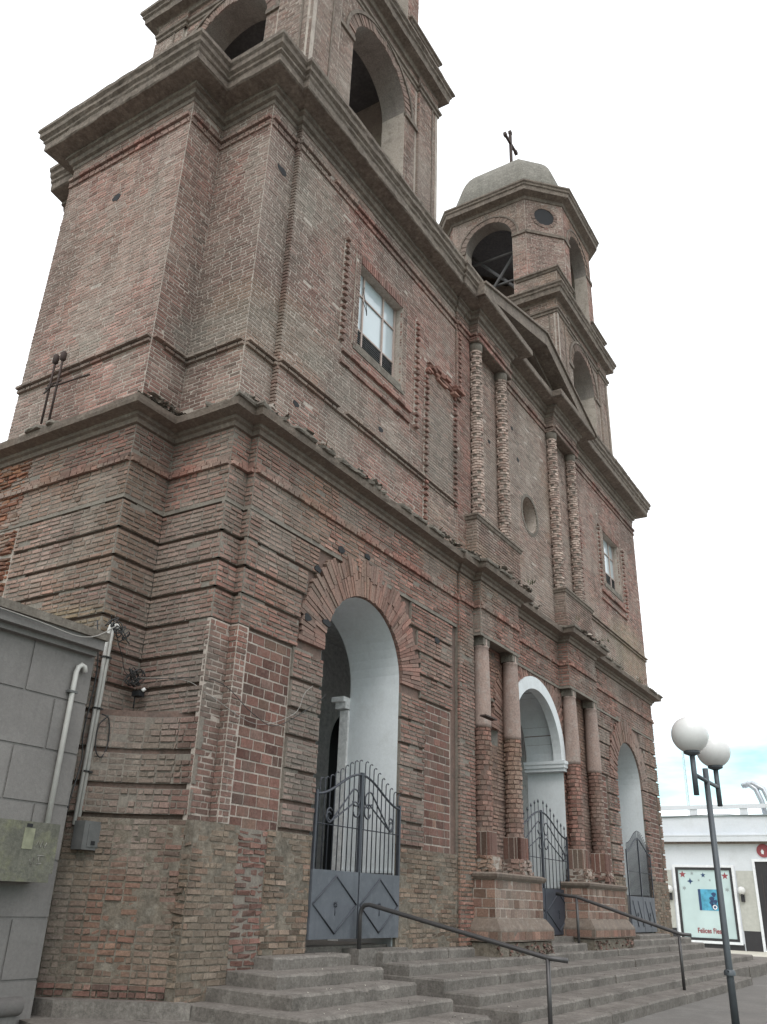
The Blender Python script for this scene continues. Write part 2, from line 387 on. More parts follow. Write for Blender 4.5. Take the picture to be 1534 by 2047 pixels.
def voussoirs(acc, F, cu, cv, R0, R1, a0=0, a1=PI, n0=0, n1=.05, wid=.06, kind='low', mat=1, vary=.12, two=True):
    O, U, V, Nn = F; k = int((a1-a0)*(R0+R1)/2/wid); P = []; ctr = []
    for i in range(k):
        t0 = a0+(a1-a0)*(i+.07)/k; t1 = a0+(a1-a0)*(i+.93)/k
        ro = R1+random.uniform(-vary, vary)
        cuts = [R0, R0+(ro-R0)*random.uniform(.4, .62), ro] if two else [R0, ro]
        for ra, rb in zip(cuts[:-1], cuts[1:]):
            rb -= .008; d = n1+random.uniform(-.014, .014)
            for nn in (n0-.03, d):
                for r in (ra, rb):
                    for t in (t0, t1):
                        P.append(O+U*(cu+r*math.cos(t))+V*(cv+r*math.sin(t))+Nn*nn)
            r = (ra+rb)/2; t = (t0+t1)/2
            ctr.append(O+U*(cu+r*math.cos(t))+V*(cv+r*math.sin(t)))
    m = len(ctr); fs = np.array([(4, 6, 7, 5), (0, 4, 5, 1), (2, 3, 7, 6), (0, 2, 6, 4), (1, 5, 7, 3)])
    faces = (fs[None]+(np.arange(m)*8)[:, None, None]).reshape(-1, 4)
    ctr = np.array(ctr); cc = brickcol(ctr, kind); g = (.15+.35*rng.random(m))[:, None]
    acc.add(np.array(P), faces, mat, np.repeat(cc*(1-g)+np.array((.26, .195, .165))*g, 8, axis=0))

def ring(acc, F, cu, cv, R0, R1, n0, n1, m=0, a0=0, a1=PI, k=28):     # plain arch band
    O, U, V, Nn = F; P = []
    for i in range(k+1):
        t = a0+(a1-a0)*i/k
        for r, nn in ((R0, n0), (R1, n0), (R1, n1), (R0, n1)):
            P.append(O+U*(cu+r*math.cos(t))+V*(cv+r*math.sin(t))+Nn*nn)
    f = [(i*4+j, i*4+(j+1) % 4, i*4+4+(j+1) % 4, i*4+4+j) for i in range(k) for j in range(4)]
    f += [(0, 3, 2, 1), tuple(k*4+j for j in range(4))]
    acc.add(P, f, m)

def wall_open(acc, F, u0, u1, v0, v1, n0, n1, ops, m=0, ms=None, k=20):
    """slab n0..n1 (n1 outer) with openings ('arch',c,R,spring,bottom) or ('rect',a,b,c,d); ms = soffit material"""
    O, U, V, Nn = F; ms = m if ms is None else ms
    spans = []
    for o in ops: spans.append((o[1]-o[2], o[1]+o[2], o) if o[0] in ('arch', 'round') else (o[1], o[2], o))
    spans.sort(key=lambda s: s[0]); x = u0
    P = lambda u, v, n: O+U*u+V*v+Nn*n
    def slab(a, b, c, d):
        if b-a > 1e-4 and d-c > 1e-4: acc.fbox((O, U, V, Nn), a, b, c, d, n0, n1, m)
    for a, b, o in spans:
        slab(x, a, v0, v1); x = b
        if o[0] == 'rect': slab(a, b, v0, o[3]); slab(a, b, o[4], v1)
        else:
            if o[0] == 'round':
                _, c, R, sp = o
                lo = [(c-R*math.cos(PI*i/k), sp-R*math.sin(PI*i/k)) for i in range(k+1)]
                for (p, q), (p2, q2) in zip(lo[:-1], lo[1:]):
                    acc.add([P(p, v0, n1), P(p2, v0, n1), P(p2, q2, n1), P(p, q, n1)], [(0, 1, 2, 3)], m)
                    acc.add([P(p, q, n0), P(p2, q2, n0), P(p2, q2, n1), P(p, q, n1)], [(3, 2, 1, 0)], ms)
            else:
                _, c, R, sp, bo = o; slab(a, b, v0, bo)
            pts = [(c-R*math.cos(PI*i/k), sp+R*math.sin(PI*i/k)) for i in range(k+1)]
            for (p, q), (p2, q2) in zip(pts[:-1], pts[1:]):
                acc.add([P(p, q, n1), P(p2, q2, n1), P(p2, v1, n1), P(p, v1, n1)], [(0, 1, 2, 3)], m)
                acc.add([P(p, q, n0), P(p2, q2, n0), P(p2, v1, n0), P(p, v1, n0)], [(0, 3, 2, 1)], m)
                acc.add([P(p, q, n0), P(p2, q2, n0), P(p2, q2, n1), P(p, q, n1)], [(0, 1, 2, 3)], ms)
    slab(x, u1, v0, v1)

def molding(acc, path, prof, m=0, closed=False, sub=None, jit=0, chip=0):
    """sweep profile [(offset, z)] along a plan path, outward on the right-hand side"""
    pts = [np.array(p, float) for p in path]
    if closed: pts = pts+[pts[0]]
    n = len(pts); mit = []
    for i in range(n):
        ds = []
        if i > 0 or closed: d = pts[i]-pts[i-1 if i > 0 else n-2]; ds.append(d/np.linalg.norm(d))
        if i < n-1 or closed: d = pts[i+1 if i < n-1 else 1]-pts[i]; ds.append(d/np.linalg.norm(d))
        ns_ = [np.array((d[1], -d[0])) for d in ds]
        if len(ns_) == 1: mit.append(ns_[0])
        else:
            b = ns_[0]+ns_[1]; b /= np.linalg.norm(b); mit.append(b/max(.3, b@ns_[0]))
    P2, M2 = [], []
    for i in range(n-1):
        L = np.linalg.norm(pts[i+1]-pts[i]); k = max(1, int(L/sub)) if sub else 1
        for j in range(k):
            t = j/k; P2.append(pts[i]*(1-t)+pts[i+1]*t)
            if j == 0: M2.append(mit[i])
            else:
                d = (pts[i+1]-pts[i])/L; M2.append(np.array((d[1], -d[0])))
    P2.append(pts[-1]); M2.append(mit[-1])
    V = []; q = len(prof)
    for p, mm in zip(P2, M2):
        ch = 1.0
        if chip:
            if vnoise(np.array([[p[0]*1.4, p[1]*1.4, 3.3]]), 1.0)[0] < .43: ch = random.uniform(.5, .68)
            elif random.random() < chip: ch = random.uniform(.4, .85)
        for o, z in prof:
            oo = o; zz = z
            if jit and o > .1: oo = o*ch+random.uniform(-jit, jit); zz = z+random.uniform(-jit, jit)*.7
            a = p+mm*oo; V.append((a[0], a[1], zz))
    F = [(i*q+j, (i+1)*q+j, (i+1)*q+j+1, i*q+j+1) for i in range(len(P2)-1) for j in range(q-1)]
    acc.add(V, F, m)

def clad_path(acc, path, z0, z1, n=0, skip=(), **kw):
    for i in range(len(path)-1):
        if i in skip: continue
        F, L = SEG(path[i], path[i+1])
        if L > .04: clad(acc, F, 0, L, z0, z1, n, **kw)

def tag(o, label=None, cat=None, group=None, kind=None):
    for k, v in (('label', label), ('category', cat), ('group', group), ('kind', kind)):
        if v: o[k] = v
    return o
def empty(name, loc=(0, 0, 0), parent=None):
    o = bpy.data.objects.new(name, None); C.objects.link(o); o.location = loc
    o.empty_display_size = .2
    if parent: o.parent = parent
    bpy.context.view_layer.update()
    return o
BM = [MORT, BRICK]

# ================================================================== ground
g = Acc(); g.add([(-400, -400, .2), (600, -400, .2), (600, 600, .2), (-400, 600, .2)], [(0, 1, 2, 3)])
tag(g.build('ground', ASPH), kind='structure')
g = Acc(); g.box(31.2, 40.2, -12, 30, .05, .30)
for i in range(20): g.box(31.19, 31.2, -12+i*2, -12+i*2+.02, .1, .301, 0)
tag(g.build('pavement', PAVE), kind='structure')

# ================================================================== the church
church = empty('church', (16.8, 2.5, .2))
tag(church, 'old red brick church with two bell towers, pediment and eroded columned front', 'church')

GL, GC, GR = (10.41, 1.06, 4.76), (17.25, 1.5, 4.58), (23.42, 1.08, 4.64)   # arch centre, radius, springing
ZB = [2.36, 2.69, 3.07, 3.49, 3.84, 4.22, 4.63, 5.03, 5.40, 5.78, 6.19]
YW = -.13
PL = [(7.2, 5.1), (7.2, 4.0), (6.5, 4.0), (6.5, 1.1), (7.2, 1.1), (7.2, 0), (7.55, 0), (7.55, YW), (13.4, YW), (13.4, -.18), (13.97, -.18), (13.97, -.33), (15.78, -.33), (15.78, -.07),
      (18.65, -.07), (18.65, -.33), (20.52, -.33), (20.52, YW), (26.2, YW), (26.2, 5.1)]
YC = -.02

# --- lower wall: masonry core with the three arches, rusticated brick bands, plain centre
a = Acc()
ops = [('arch', GL[0], GL[1], GL[2], .2), ('arch', GC[0], GC[1], GC[2], .2), ('arch', GR[0], GR[1], GR[2], .2)]
wall_open(a, FF(YW+.05), 7.62, 13.5, .2, 7.3, -.85, 0, ops[:1], 2)
wall_open(a, FF(YC), 13.5, 20.6, .2, 7.3, -.85, 0, [('arch', 15.05, .25, 4.95, 4.36), ops[1], ('arch', 19.64, .25, 4.95, 4.36)], 2)
wall_open(a, FF(YW+.05), 20.6, 26.15, .2, 7.3, -.85, 0, ops[2:], 2)
a.box(7.25, 8.6, .05, 5.05, .2, 7.3, 2); a.box(6.55, 8.6, 1.15, 3.95, .2, 7.3, 2)
a.box(25.3, 26.15, .05, 5.05, .2, 7.3, 2)
a.box(13.97, 15.78, -.32, 0, 6.25, 7.5, 0); a.box(18.65, 20.52, -.32, 0, 6.25, 7.5, 0); a.box(15.7, 18.7, -.06, 0, 6.25, 7.4, 0)
panels = [(7.75, 8.68), (12.25, 13.2), (20.6, 21.5), (25.05, 25.95)]
fobs = [arch_obs(*GL, ring=.62), arch_obs(*GR, ring=.6)]+[rect_obs(p, q, 2.28, 4.64) for p, q in panels]
def band(F, u0, u1, z0, z1, obs=(), n=0, th=.06, kind='low', jag=0, ch=.066, blocks=False):
    zs = np.linspace(z0+.02, z1-.02, 5)
    segs = segs_at(u0, u1, obs, (z0+z1)/2)
    for z in zs:
        for o in obs:
            iv = o(z)
            if iv: segs = sum([subtract([s], iv) for s in segs], [])
    for s0, s1 in segs:
        if s1-s0 < .05: continue
        cuts = [s0, s1]
        if blocks:
            x = s0+random.uniform(.3, .6); cuts = [s0]
            while x < s1-.25: cuts.append(x); x += random.uniform(.5, .75)
            cuts.append(s1)
        x = s0
        while x < s1-.3:
            L_ = random.uniform(.12, .5)
            if random.random() < .3: a.fbox(F, x, min(x+L_, s1-.02), z1-.02-random.uniform(0, .006), z1+.018, n-th, n-random.uniform(.012, .03), 0)
            x += L_+random.uniform(.05, .4)
        for c0, c1 in zip(cuts[:-1], cuts[1:]):
            gpp = .018 if blocks else 0
            a.fbox(F, c0+gpp, c1-gpp, z0+.024, z1-.024, n-th, n-.004, 0)
            clad(a, F, c0+gpp, c1-gpp, z0+.018, z1-.018, n, ch, .26, kind=kind, jag=jag, depth=(.002, .014), e=.006, jit=.0025, miss=.012, joint=.014)
for k in range(len(ZB)-1):
    z0, z1 = ZB[k], ZB[k+1]
    band(FF(YW), 7.55 if z0 > 4.6 else 7.76, 13.2, z0, z1, fobs)
    band(FF(YW), 20.5, 26.2, z0, z1, fobs, jag=.02, blocks=True)
    band(LF(6.5), -3.18, -1.1, z0, z1, kind='pink')
    if z0 > 4.6: band(FF(0), 7.2, 7.55, z0, z1); band(LF(7.55), -.04, .13, z0, z1)
    if z0 > 3.4:
        band(LF(7.2), -1.1, 0, z0, z1); band(FF(1.1), 6.5, 7.2, z0, z1)
a.fbox(FF(0), 7.2, 7.56, 2.34, 4.64, -.06, -.001, 5); a.fbox(FF(YW), 7.55, 7.75, 2.34, 4.64, -.12, -.001, 5)
clad(a, FF(0), 7.2, 7.55, 2.34, 4.63, 0, .07, .24, kind='low', depth=(0, .012), joint=.014)
clad(a, FF(YW), 7.55, 7.73, 2.34, 4.63, 0, .07, .2, kind='low', depth=(0, .014), joint=.014)
clad(a, LF(7.55), 0, -YW, 2.34, 4.63, .003, .07, .2, kind='low', depth=(0, .012), joint=.014)
a.fbox(FF(YW+.05), 7.6, 7.7, 2.34, 7.3, -.2, 0, 2)
# the inner corner fills out into a curve towards the ground
def bez(t, kk):
    A_, B_, C_ = np.array((6.5, 1.1)), np.array((7.2, 1.1)), np.array((7.2, 0))
    ctl = B_*(1-kk)+((A_+C_)/2)*kk
    return A_*(1-t)**2+2*ctl*t*(1-t)+C_*t*t
def corner_fill(z0, z1, kk, kind, core, dp, nseg=7, **kw):
    pts = [bez(i/nseg, kk) for i in range(nseg+1)]
    V = [(p[0], p[1], z) for z in (z0, z1) for p in pts]; n = nseg+1
    nv = []
    cs = []
    for i in range(nseg):
        F, L = SEG(pts[i], pts[i+1])
        a.fbox(F, -.02, L+.02, z0, z1, -.5, -.002-.0005*i, core)
        clad(a, F, 0, L, z0, z1, 0, .066, .24, kind=kind, depth=dp, e=.005, jit=.003, joint=.009, **kw)
for k, kk in ((2, .35), (1, .5), (0, .62)):
    corner_fill(ZB[k]+.03, ZB[k+1]-.03, kk, 'low', 0, (0, .02), miss=.02)
    a.poly([(6.56, 1.16), (6.56, 1.3), (7.5, 1.3), (7.5, .06), (7.26, .06)]+[tuple(bez(1-i/7, kk)+np.array((.05, .05))) for i in range(1, 7)], ZB[k]-.04, ZB[k+1]+.05, 2)
corner_fill(1.9, 2.34, .72, 'tan', 3, (-.004, .011), smear=.54)
corner_fill(1.25, 1.9, .8, 'tan', 3, (-.005, .010), smear=.50)
corner_fill(.75, 1.25, .88, 'tan', 3, (-.004, .014), smear=.56)
corner_fill(.45, .75, .92, 'dark', 3, (-.004, .03), smear=.66)
# base zone: rubble render with bricks showing through
for u0, u1 in ((7.2, 7.95), (8.45, GL[0]-GL[1]), (GL[0]+GL[1], 13.9), (20.6, GR[0]-GR[1]), (GR[0]+GR[1], 26.2)):
    a.fbox(FF(YW), u0, u1, .4, 2.34, -.12, -.004, 3)
    clad(a, FF(YW), u0, u1, .4, 2.33, 0, .066, .2, kind='rub', depth=(-.004, .006), e=.005, jit=.003, smear=.54, miss=.05, joint=.009)
clad(a, LF(7.2), -.3, -YW, .4, 2.33, .004, .066, .22, kind='rub', depth=(-.008, .012), e=.009, jit=.007)
a.fbox(FF(YW), 7.95, 8.45, .4, 2.32, -.12, -.012, 0)
clad(a, FF(YW), 7.95, 8.45, .4, 2.32, -.008, .07, .22, kind='dark', depth=(-.004, .012), e=.007, jit=.006, jag=.05)
# window-like panels of blocks set on edge
for p, q in panels:
    b_ = Acc(); b_.fbox(FF(YW), p, q, 2.30, 4.62, -.06, -.043, 0)
    clad(b_, FF(YW), p+.02, q-.02, 2.31, 4.61, -.043, .128, .24, kind='dark', depth=(.005, .009), joint=.018, e=.002, jit=.001, smear=2, miss=0)
    b_.build('block_panel', BM, church)
# plain brick of the projecting centre
cobs = [arch_obs(*GC, ring=.02)]
clad(a, FF(YC), 13.9, 20.6, 1.0, 6.24, .0, .066, .25, kind='low', obs=cobs+[arch_obs(15.05, .26, 4.95, bottom=4.35), arch_obs(19.64, .26, 4.95, bottom=4.35)], depth=(.0, .018), e=.007, jit=.0025, miss=.015)
for x0, x1 in ((13.4, 13.97), ):
    a.fbox(FF(YW), x0+.004, x1-.004, 1.0, 6.25, -.1, .045, 0)
    clad(a, FF(YW), x0, x1, 1.0, 6.25, .05, .066, .2, kind='low', depth=(.0, .016), e=.007, jit=.003, jag=.012, miss=.02)
    clad(a, LF(x0), -YW, -YW+.05, 1.0, 6.25, .002, .066, .2, kind='low', depth=(.0, .02))
# voussoirs round the arches
for F_, q, w_, a_, e_ in ((FF(YW), GL, .6, 0, .004), (FF(YW), GR, .58, 0, .004), (FF(YC), GC, .75, .05, .022)):
    b_ = Acc(); voussoirs(b_, F_, q[0], q[2], q[1]+(.01 if a_ == 0 else .06), q[1]+w_, a_, PI-a_, -.03, e_, .062, 'low', vary=.07)
    b_.build('arch_voussoirs', BM, church)
# architrave and frieze
clad_path(a, PL, 6.25, 6.72, .0, kind='low', ch=.064, depth=(0, .013), e=.006, jit=.0025, miss=.01)
clad_path(a, PL, 6.84, 7.32, .0, kind='low', ch=.064, depth=(0, .013), e=.006, jit=.0025, miss=.01)
molding(a, PL, [(-.05, 6.2), (-.003, 6.2), (-.003, 7.35)], 0)
clad_path(a, PL, 6.715, 6.785, .045, kind='low', ch=.07, bl=.13, depth=(0, .014), back=.06, miss=.02)
clad_path(a, PL, 6.785, 6.85, .02, kind='low', ch=.065, bl=.25, depth=(0, .01))
# black patches painted for the shade in putlog holes and lost bricks
for x, z in ((9.05, 5.86), (9.6, 6.35), (9.35, 5.15), (8.9, 5.1), (10.3, 6.5), (12.6, 5.75)):
    a.fpoly(FF(YW), [(x+.09*math.cos(t)*random.uniform(.6, 1.2), z+.06*math.sin(t)*random.uniform(.6, 1.2)) for t in np.linspace(0, 2*PI, 9, endpoint=False)], .0, .019, 4)
lower = a.build('lower_wall', [MORT2, BRICK, GROOVE, RUBBLE, BLACK, MORT], church)

# --- lower side wall beyond the pilaster, older orange brick
a = Acc(); a.box(6.6, 8, 3.9, 12, .2, 7.3, 0); a.box(6.52, 8, 3.2, 9, .2, 7.3, 0)
for k in range(4, len(ZB)-1):
    F = LF(6.5)
    clad(a, F, -9, -3.22, ZB[k]+.02, ZB[k+1]-.02, 0, .066, .26, kind='orange', depth=(.0, .04), e=.01, jit=.008, miss=.03)
clad(a, LF(6.5), -9, -3.22, 6.22, 7.3, 0, .066, .26, kind='orange', depth=(.0, .035), e=.01, jit=.008)
tag(a.build('side_wall', BM, church), 'darker orange brick side wall')

# --- lower cornice, crumbling
a = Acc()
PLs = PL[:2]+[(7.2, 4.0)]+PL[2:] if False else PL
LCP = [(6.5, 9)]+PL[3:]
molding(a, LCP, [(-.05, 7.26), (.04, 7.28), (.05, 7.34), (.09, 7.36), (.10, 7.40), (.25, 7.43), (.26, 7.47), (.27, 7.53), (-.1, 7.56)], 2, sub=.2, jit=.006)
molding(a, LCP, [(.10, 7.528), (.30, 7.53), (.315, 7.55), (.31, 7.585), (.24, 7.60), (.1, 7.64), (-.1, 7.70)], 0, sub=.09, jit=.010, chip=.2)
def crumb(p, s, m=0):
    a.add([p+rng.normal(0, 1, 3)*np.array((s, s*.6, s*.35)) for _ in range(8)], [(0, 1, 3, 2), (4, 6, 7, 5), (0, 4, 5, 1), (2, 3, 7, 6), (0, 2, 6, 4), (1, 5, 7, 3)], m)
for i in range(700):
    k = random.choice([1, 1, 3, 5, 5, 5, 5, 7, 9, 11, 13, 13, 13])
    F, L = SEG(LCP[k], LCP[k+1]); t = random.uniform(-.1, L+.1)
    if vnoise(np.array([[t+k*3.1, k, 0]]), 1.3, 2)[0] < .38: continue
    crumb(F[0]+F[1]*t+F[3]*random.uniform(.05, .29)+ax(0, 0, 7.62), random.uniform(.02, .075), 1 if random.random() < .25 else 0)
low_corn = a.build('lower_cornice', [STUCCO_D, MORT, BROWN], church)
tag(low_corn, 'broken weathered lower cornice')

# --- plaster linings inside the three arches
def lining(c, R_, sp, dep, zlow, y0=YW+.048):
    a = Acc(); y1 = y0+dep; k = 24
    pts = [(c-R_+.004, zlow)]+[(c-(R_-.004)*math.cos(PI*i/k), sp+(R_-.004)*math.sin(PI*i/k)) for i in range(k+1)]+[(c+R_-.004, zlow)]
    V = []; 
    for x, z in pts: V += [(x, y0, z), (x, y1, z)]
    a.add(V, [(2*i, 2*i+1, 2*i+3, 2*i+2) for i in range(len(pts)-1)], 0)
    for sx_ in (-1, 1):
        x = c+sx_*(R_-.006)
        a.box(min(x, x-sx_*.012), max(x, x-sx_*.012), y0+.02, y1, zlow, 1.98, 1)
        a.box(min(x, x-sx_*.02), max(x, x-sx_*.02), y0+.02, y1, 1.98, 2.02, 0)
    return a, y0, y1
a, y0, y1 = lining(*GL, .92, .9); 
x = GL[0]+GL[1]; a.box(x-.05, x+.02, y1, y1+.16, .9, 4.4, 2); a.box(x-.13, x+.04, y1+.002, y1+.2, 4.42, 4.52, 2); a.box(x-.19, x+.05, y1+.001, y1+.24, 4.52, 4.6, 2)
a.build('arch_lining', [WHITE, GREYW, PORCHP], church)
a, y0, y1 = lining(*GC, .86, .9, YC-.002)
ring(a, FF(YC), GC[0], GC[2], GC[1]-.2, GC[1]+.06, -.14, .05, 0)
for sx_ in (-1, 1):
    x = GC[0]+sx_*GC[1]; lo, hi_ = sorted((x+sx_*.10, x-sx_*.16))
    a.box(lo, hi_, YC-.07, y1, 4.36, 4.43, 0); a.box(lo-.03, hi_+.03, YC-.10, y1+.001, 4.43, 4.51, 0); a.box(lo-.05, hi_+.05, YC-.12, y1+.002, 4.51, 4.58, 0)
a.build('arch_lining', [WHITE, GREYW], church)
a, y0, y1 = lining(*GR, .92, .9); a.build('arch_lining', [WHITE, GREYW], church)

# --- porch inside
a = Acc()
wall_open(a, FF(.86), 8.6, 26, .9, 6.2, 0, .02, [('arch', q[0], q[1]+.02, q[2], .9) for q in (GL, GC, GR)], 0)  # pale inner lining added to bounce light onto the porch back wall
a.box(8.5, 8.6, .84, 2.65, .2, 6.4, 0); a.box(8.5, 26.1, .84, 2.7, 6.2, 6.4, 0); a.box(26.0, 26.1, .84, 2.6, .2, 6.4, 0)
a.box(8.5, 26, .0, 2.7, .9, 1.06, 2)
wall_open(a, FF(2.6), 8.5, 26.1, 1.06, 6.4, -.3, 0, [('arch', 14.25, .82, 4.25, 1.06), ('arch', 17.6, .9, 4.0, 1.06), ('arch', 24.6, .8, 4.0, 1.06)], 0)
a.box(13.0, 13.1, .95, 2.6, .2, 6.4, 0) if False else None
a.box(8.5, 26.1, 3.2, 3.3, .9, 6.4, 1)  # black sheet put in for the darkness beyond the doorways
a.build('porch_interior', [PORCHP, BLACK, CONC], church)

# --- niches between the paired columns
for cx in (15.05, 19.64):
    a = Acc()
    a.lathe(cx, YC+.004, [(.245, 4.36), (.245, 4.95)]+[(.245*math.cos(t), 4.95+.245*math.sin(t)) for t in np.linspace(.15, PI/2-.01, 8)], 0, 16, 0, PI)
    a.box(cx-.25, cx+.25, YC+.01, YC+.25, 4.3, 4.362, 0)
    ring(a, FF(YC), cx, 4.95, .25, .30, -.02, .014, 1)
    a.build('niche', [STUCCO_L, STUCCO_D], church)

# --- lower columns: brick drum below, rendered shaft above
def brick_ring(acc, cx, cy, r, z0, z1, n, kind, mat, depth, ph, miss=0, e=.006):
    for i in range(n):
        if random.random() < miss: continue
        t = 2*PI*(i+ph)/n; w2 = PI*r/n*.9
        d = (math.cos(t), math.sin(t))
        F = (ax(cx+d[0]*r*math.cos(PI/n), cy+d[1]*r*math.cos(PI/n), 0), ax(-d[1], d[0], 0), ax(0, 0, 1), ax(d[0], d[1], 0))
        yield F, (-w2, w2, z0, z1)
def rings(acc, cx, cy, r, z0, z1, ch, n, kind, mat, depth, miss=0, joint=.012, rf=None, **kw):
    nc = int(round((z1-z0)/ch)); c = (z1-z0)/nc
    for i in range(nc):
        rr = rf((i+.5)/nc) if rf else r
        rr *= random.uniform(.975, 1.02); ph = random.random()
        for F, row in brick_ring(acc, cx, cy, rr, z0+i*c+joint/2, z0+(i+1)*c-joint/2, n, kind, mat, depth, ph, miss):
            put_bricks(acc, F, [row], 0, depth, kind, mat, smear=2, **kw)
def lower_column(cx):
    root = empty('column', (cx, -.19, 2.1), church)
    a = Acc(); cy = -.19
    a.lathe(cx, cy, [(.15, 2.6), (.148, 4.6)], 0, 24)
    rings(a, cx, cy, .165, 2.75, 4.55, .085, 9, 'low', 1, (-.002, .011), .04, e=.006, jit=.003)
    a.build('brick_drum', [GROOVE, BRICK], root)
    a = Acc()
    a.lathe(cx, cy, [(.0, 4.52), (.172, 4.53), (.172, 4.6), (.168, 5.0), (.150, 5.9), (.142, 6.0), (.15, 6.01), (.15, 6.04), (.125, 6.05), (.122, 6.2), (.125, 6.26)], 0, 32)
    a.build('shaft', [SHAFT], root)
    a = Acc(); a.box(cx-.14, cx+.14, cy-.12, cy+.14, 6.05, 6.19, 0); a.box(cx-.15, cx+.15, cy-.135, cy+.15, 6.19, 6.255, 0)
    a.build('capital', [STUCCO_D], root)
    a = Acc(); h = .17; a.box(cx-h, cx+h, cy-h, cy+h, 2.36, 2.76, 0)
    clad(a, FF(cy-h), cx-h-.01, cx+h+.01, 2.36, 2.76, .0, .36, .11, kind='dark', depth=(.004, .016))
    clad(a, LF(cx-h), -cy-h, -cy+h+.01, 2.36, 2.76, 0, .36, .11, kind='dark', depth=(.004, .016))
    h = .21; a.box(cx-h, cx+h, cy-h, cy+h, 2.09, 2.36, 0)
    clad(a, FF(cy-h), cx-h-.02, cx+h+.02, 2.1, 2.38, .0, .07, .15, kind='low', depth=(-.01, .05), jit=.012, jag=.03)
    clad(a, LF(cx-h), -cy-h, -cy+h+.02, 2.1, 2.38, .0, .07, .15, kind='low', depth=(-.01, .05), jit=.012, jag=.03)
    a.build('base', BM, root)
for cx in (14.25, 15.6, 18.92, 20.36): lower_column(cx)
def rubble_strip(a, pts, n, s):
    for _ in range(n):
        x0, x1, y0, y1, z0, z1 = pts
        p = np.array((random.uniform(x0, x1), random.uniform(y0, y1), random.uniform(z0, z1)))
        q = p+rng.normal(0, s, (8, 3))*np.array((1.2, .6, .6))
        a.add(q, [(0, 1, 3, 2), (4, 6, 7, 5), (0, 4, 5, 1), (2, 3, 7, 6), (0, 2, 6, 4), (1, 5, 7, 3)], 1, PAL['low'][random.randrange(6)]*.8)
for x0, x1 in ((13.85, 15.85), (18.3, 20.7)):
    root = empty('column_pedestal', ((x0+x1)/2, -.4, .9), church)
    a = Acc(); yf = -.58
    a.box(x0, x1, yf, 0, 1.3, 2.0, 0); 
    clad(a, FF(yf), x0, x1, 1.42, 2.0, 0, .145, .2, kind='ped', depth=(.004, .012), joint=.014, smear=.5, dust=.5, miss=0)
    clad(a, LF(x0), 0.0, -yf, 1.42, 2.0, 0, .145, .24, kind='ped', depth=(.004, .012), joint=.014, smear=2, miss=0)
    a.build('die', BM, root)
    a = Acc(); pp = [(x0, 0), (x0, yf), (x1, yf), (x1, 0)]
    molding(a, pp, [(0, 1.42), (.03, 1.41), (.13, 1.27), (.14, 1.24), (.14, 1.08), (.10, 1.07), (-.1, 1.06)][::-1], 0)
    for i in range(len(pp)-1):
        F, L = SEG(pp[i], pp[i+1]); clad(a, F, -.1, L+.1, 1.09, 1.23, .14, .14, .26, kind='ped', depth=(.002, .008), joint=.014, smear=2, miss=0)
    a.build('flared_foot', [BROWN, BRICK], root)
    a = Acc(); a.box(x0-.1, x1+.1, yf-.1, 0, .55, 1.06, 0); rubble_strip(a, (x0-.1, x1+.1, yf-.13, yf-.08, .85, 1.05), 70, .03)
    a.build('rubble_footing', [RUBBLE, BRICK], root)
    a = Acc(); molding(a, pp, [(-.1, 2.0), (.03, 2.0), (.06, 2.04), (.07, 2.08), (.0, 2.11), (-.7, 2.11)], 0, sub=.1, jit=.01)
    a.box(x0, x1, yf, 0, 2.0, 2.1, 0)
    a.build('cap', [BROWN], root)

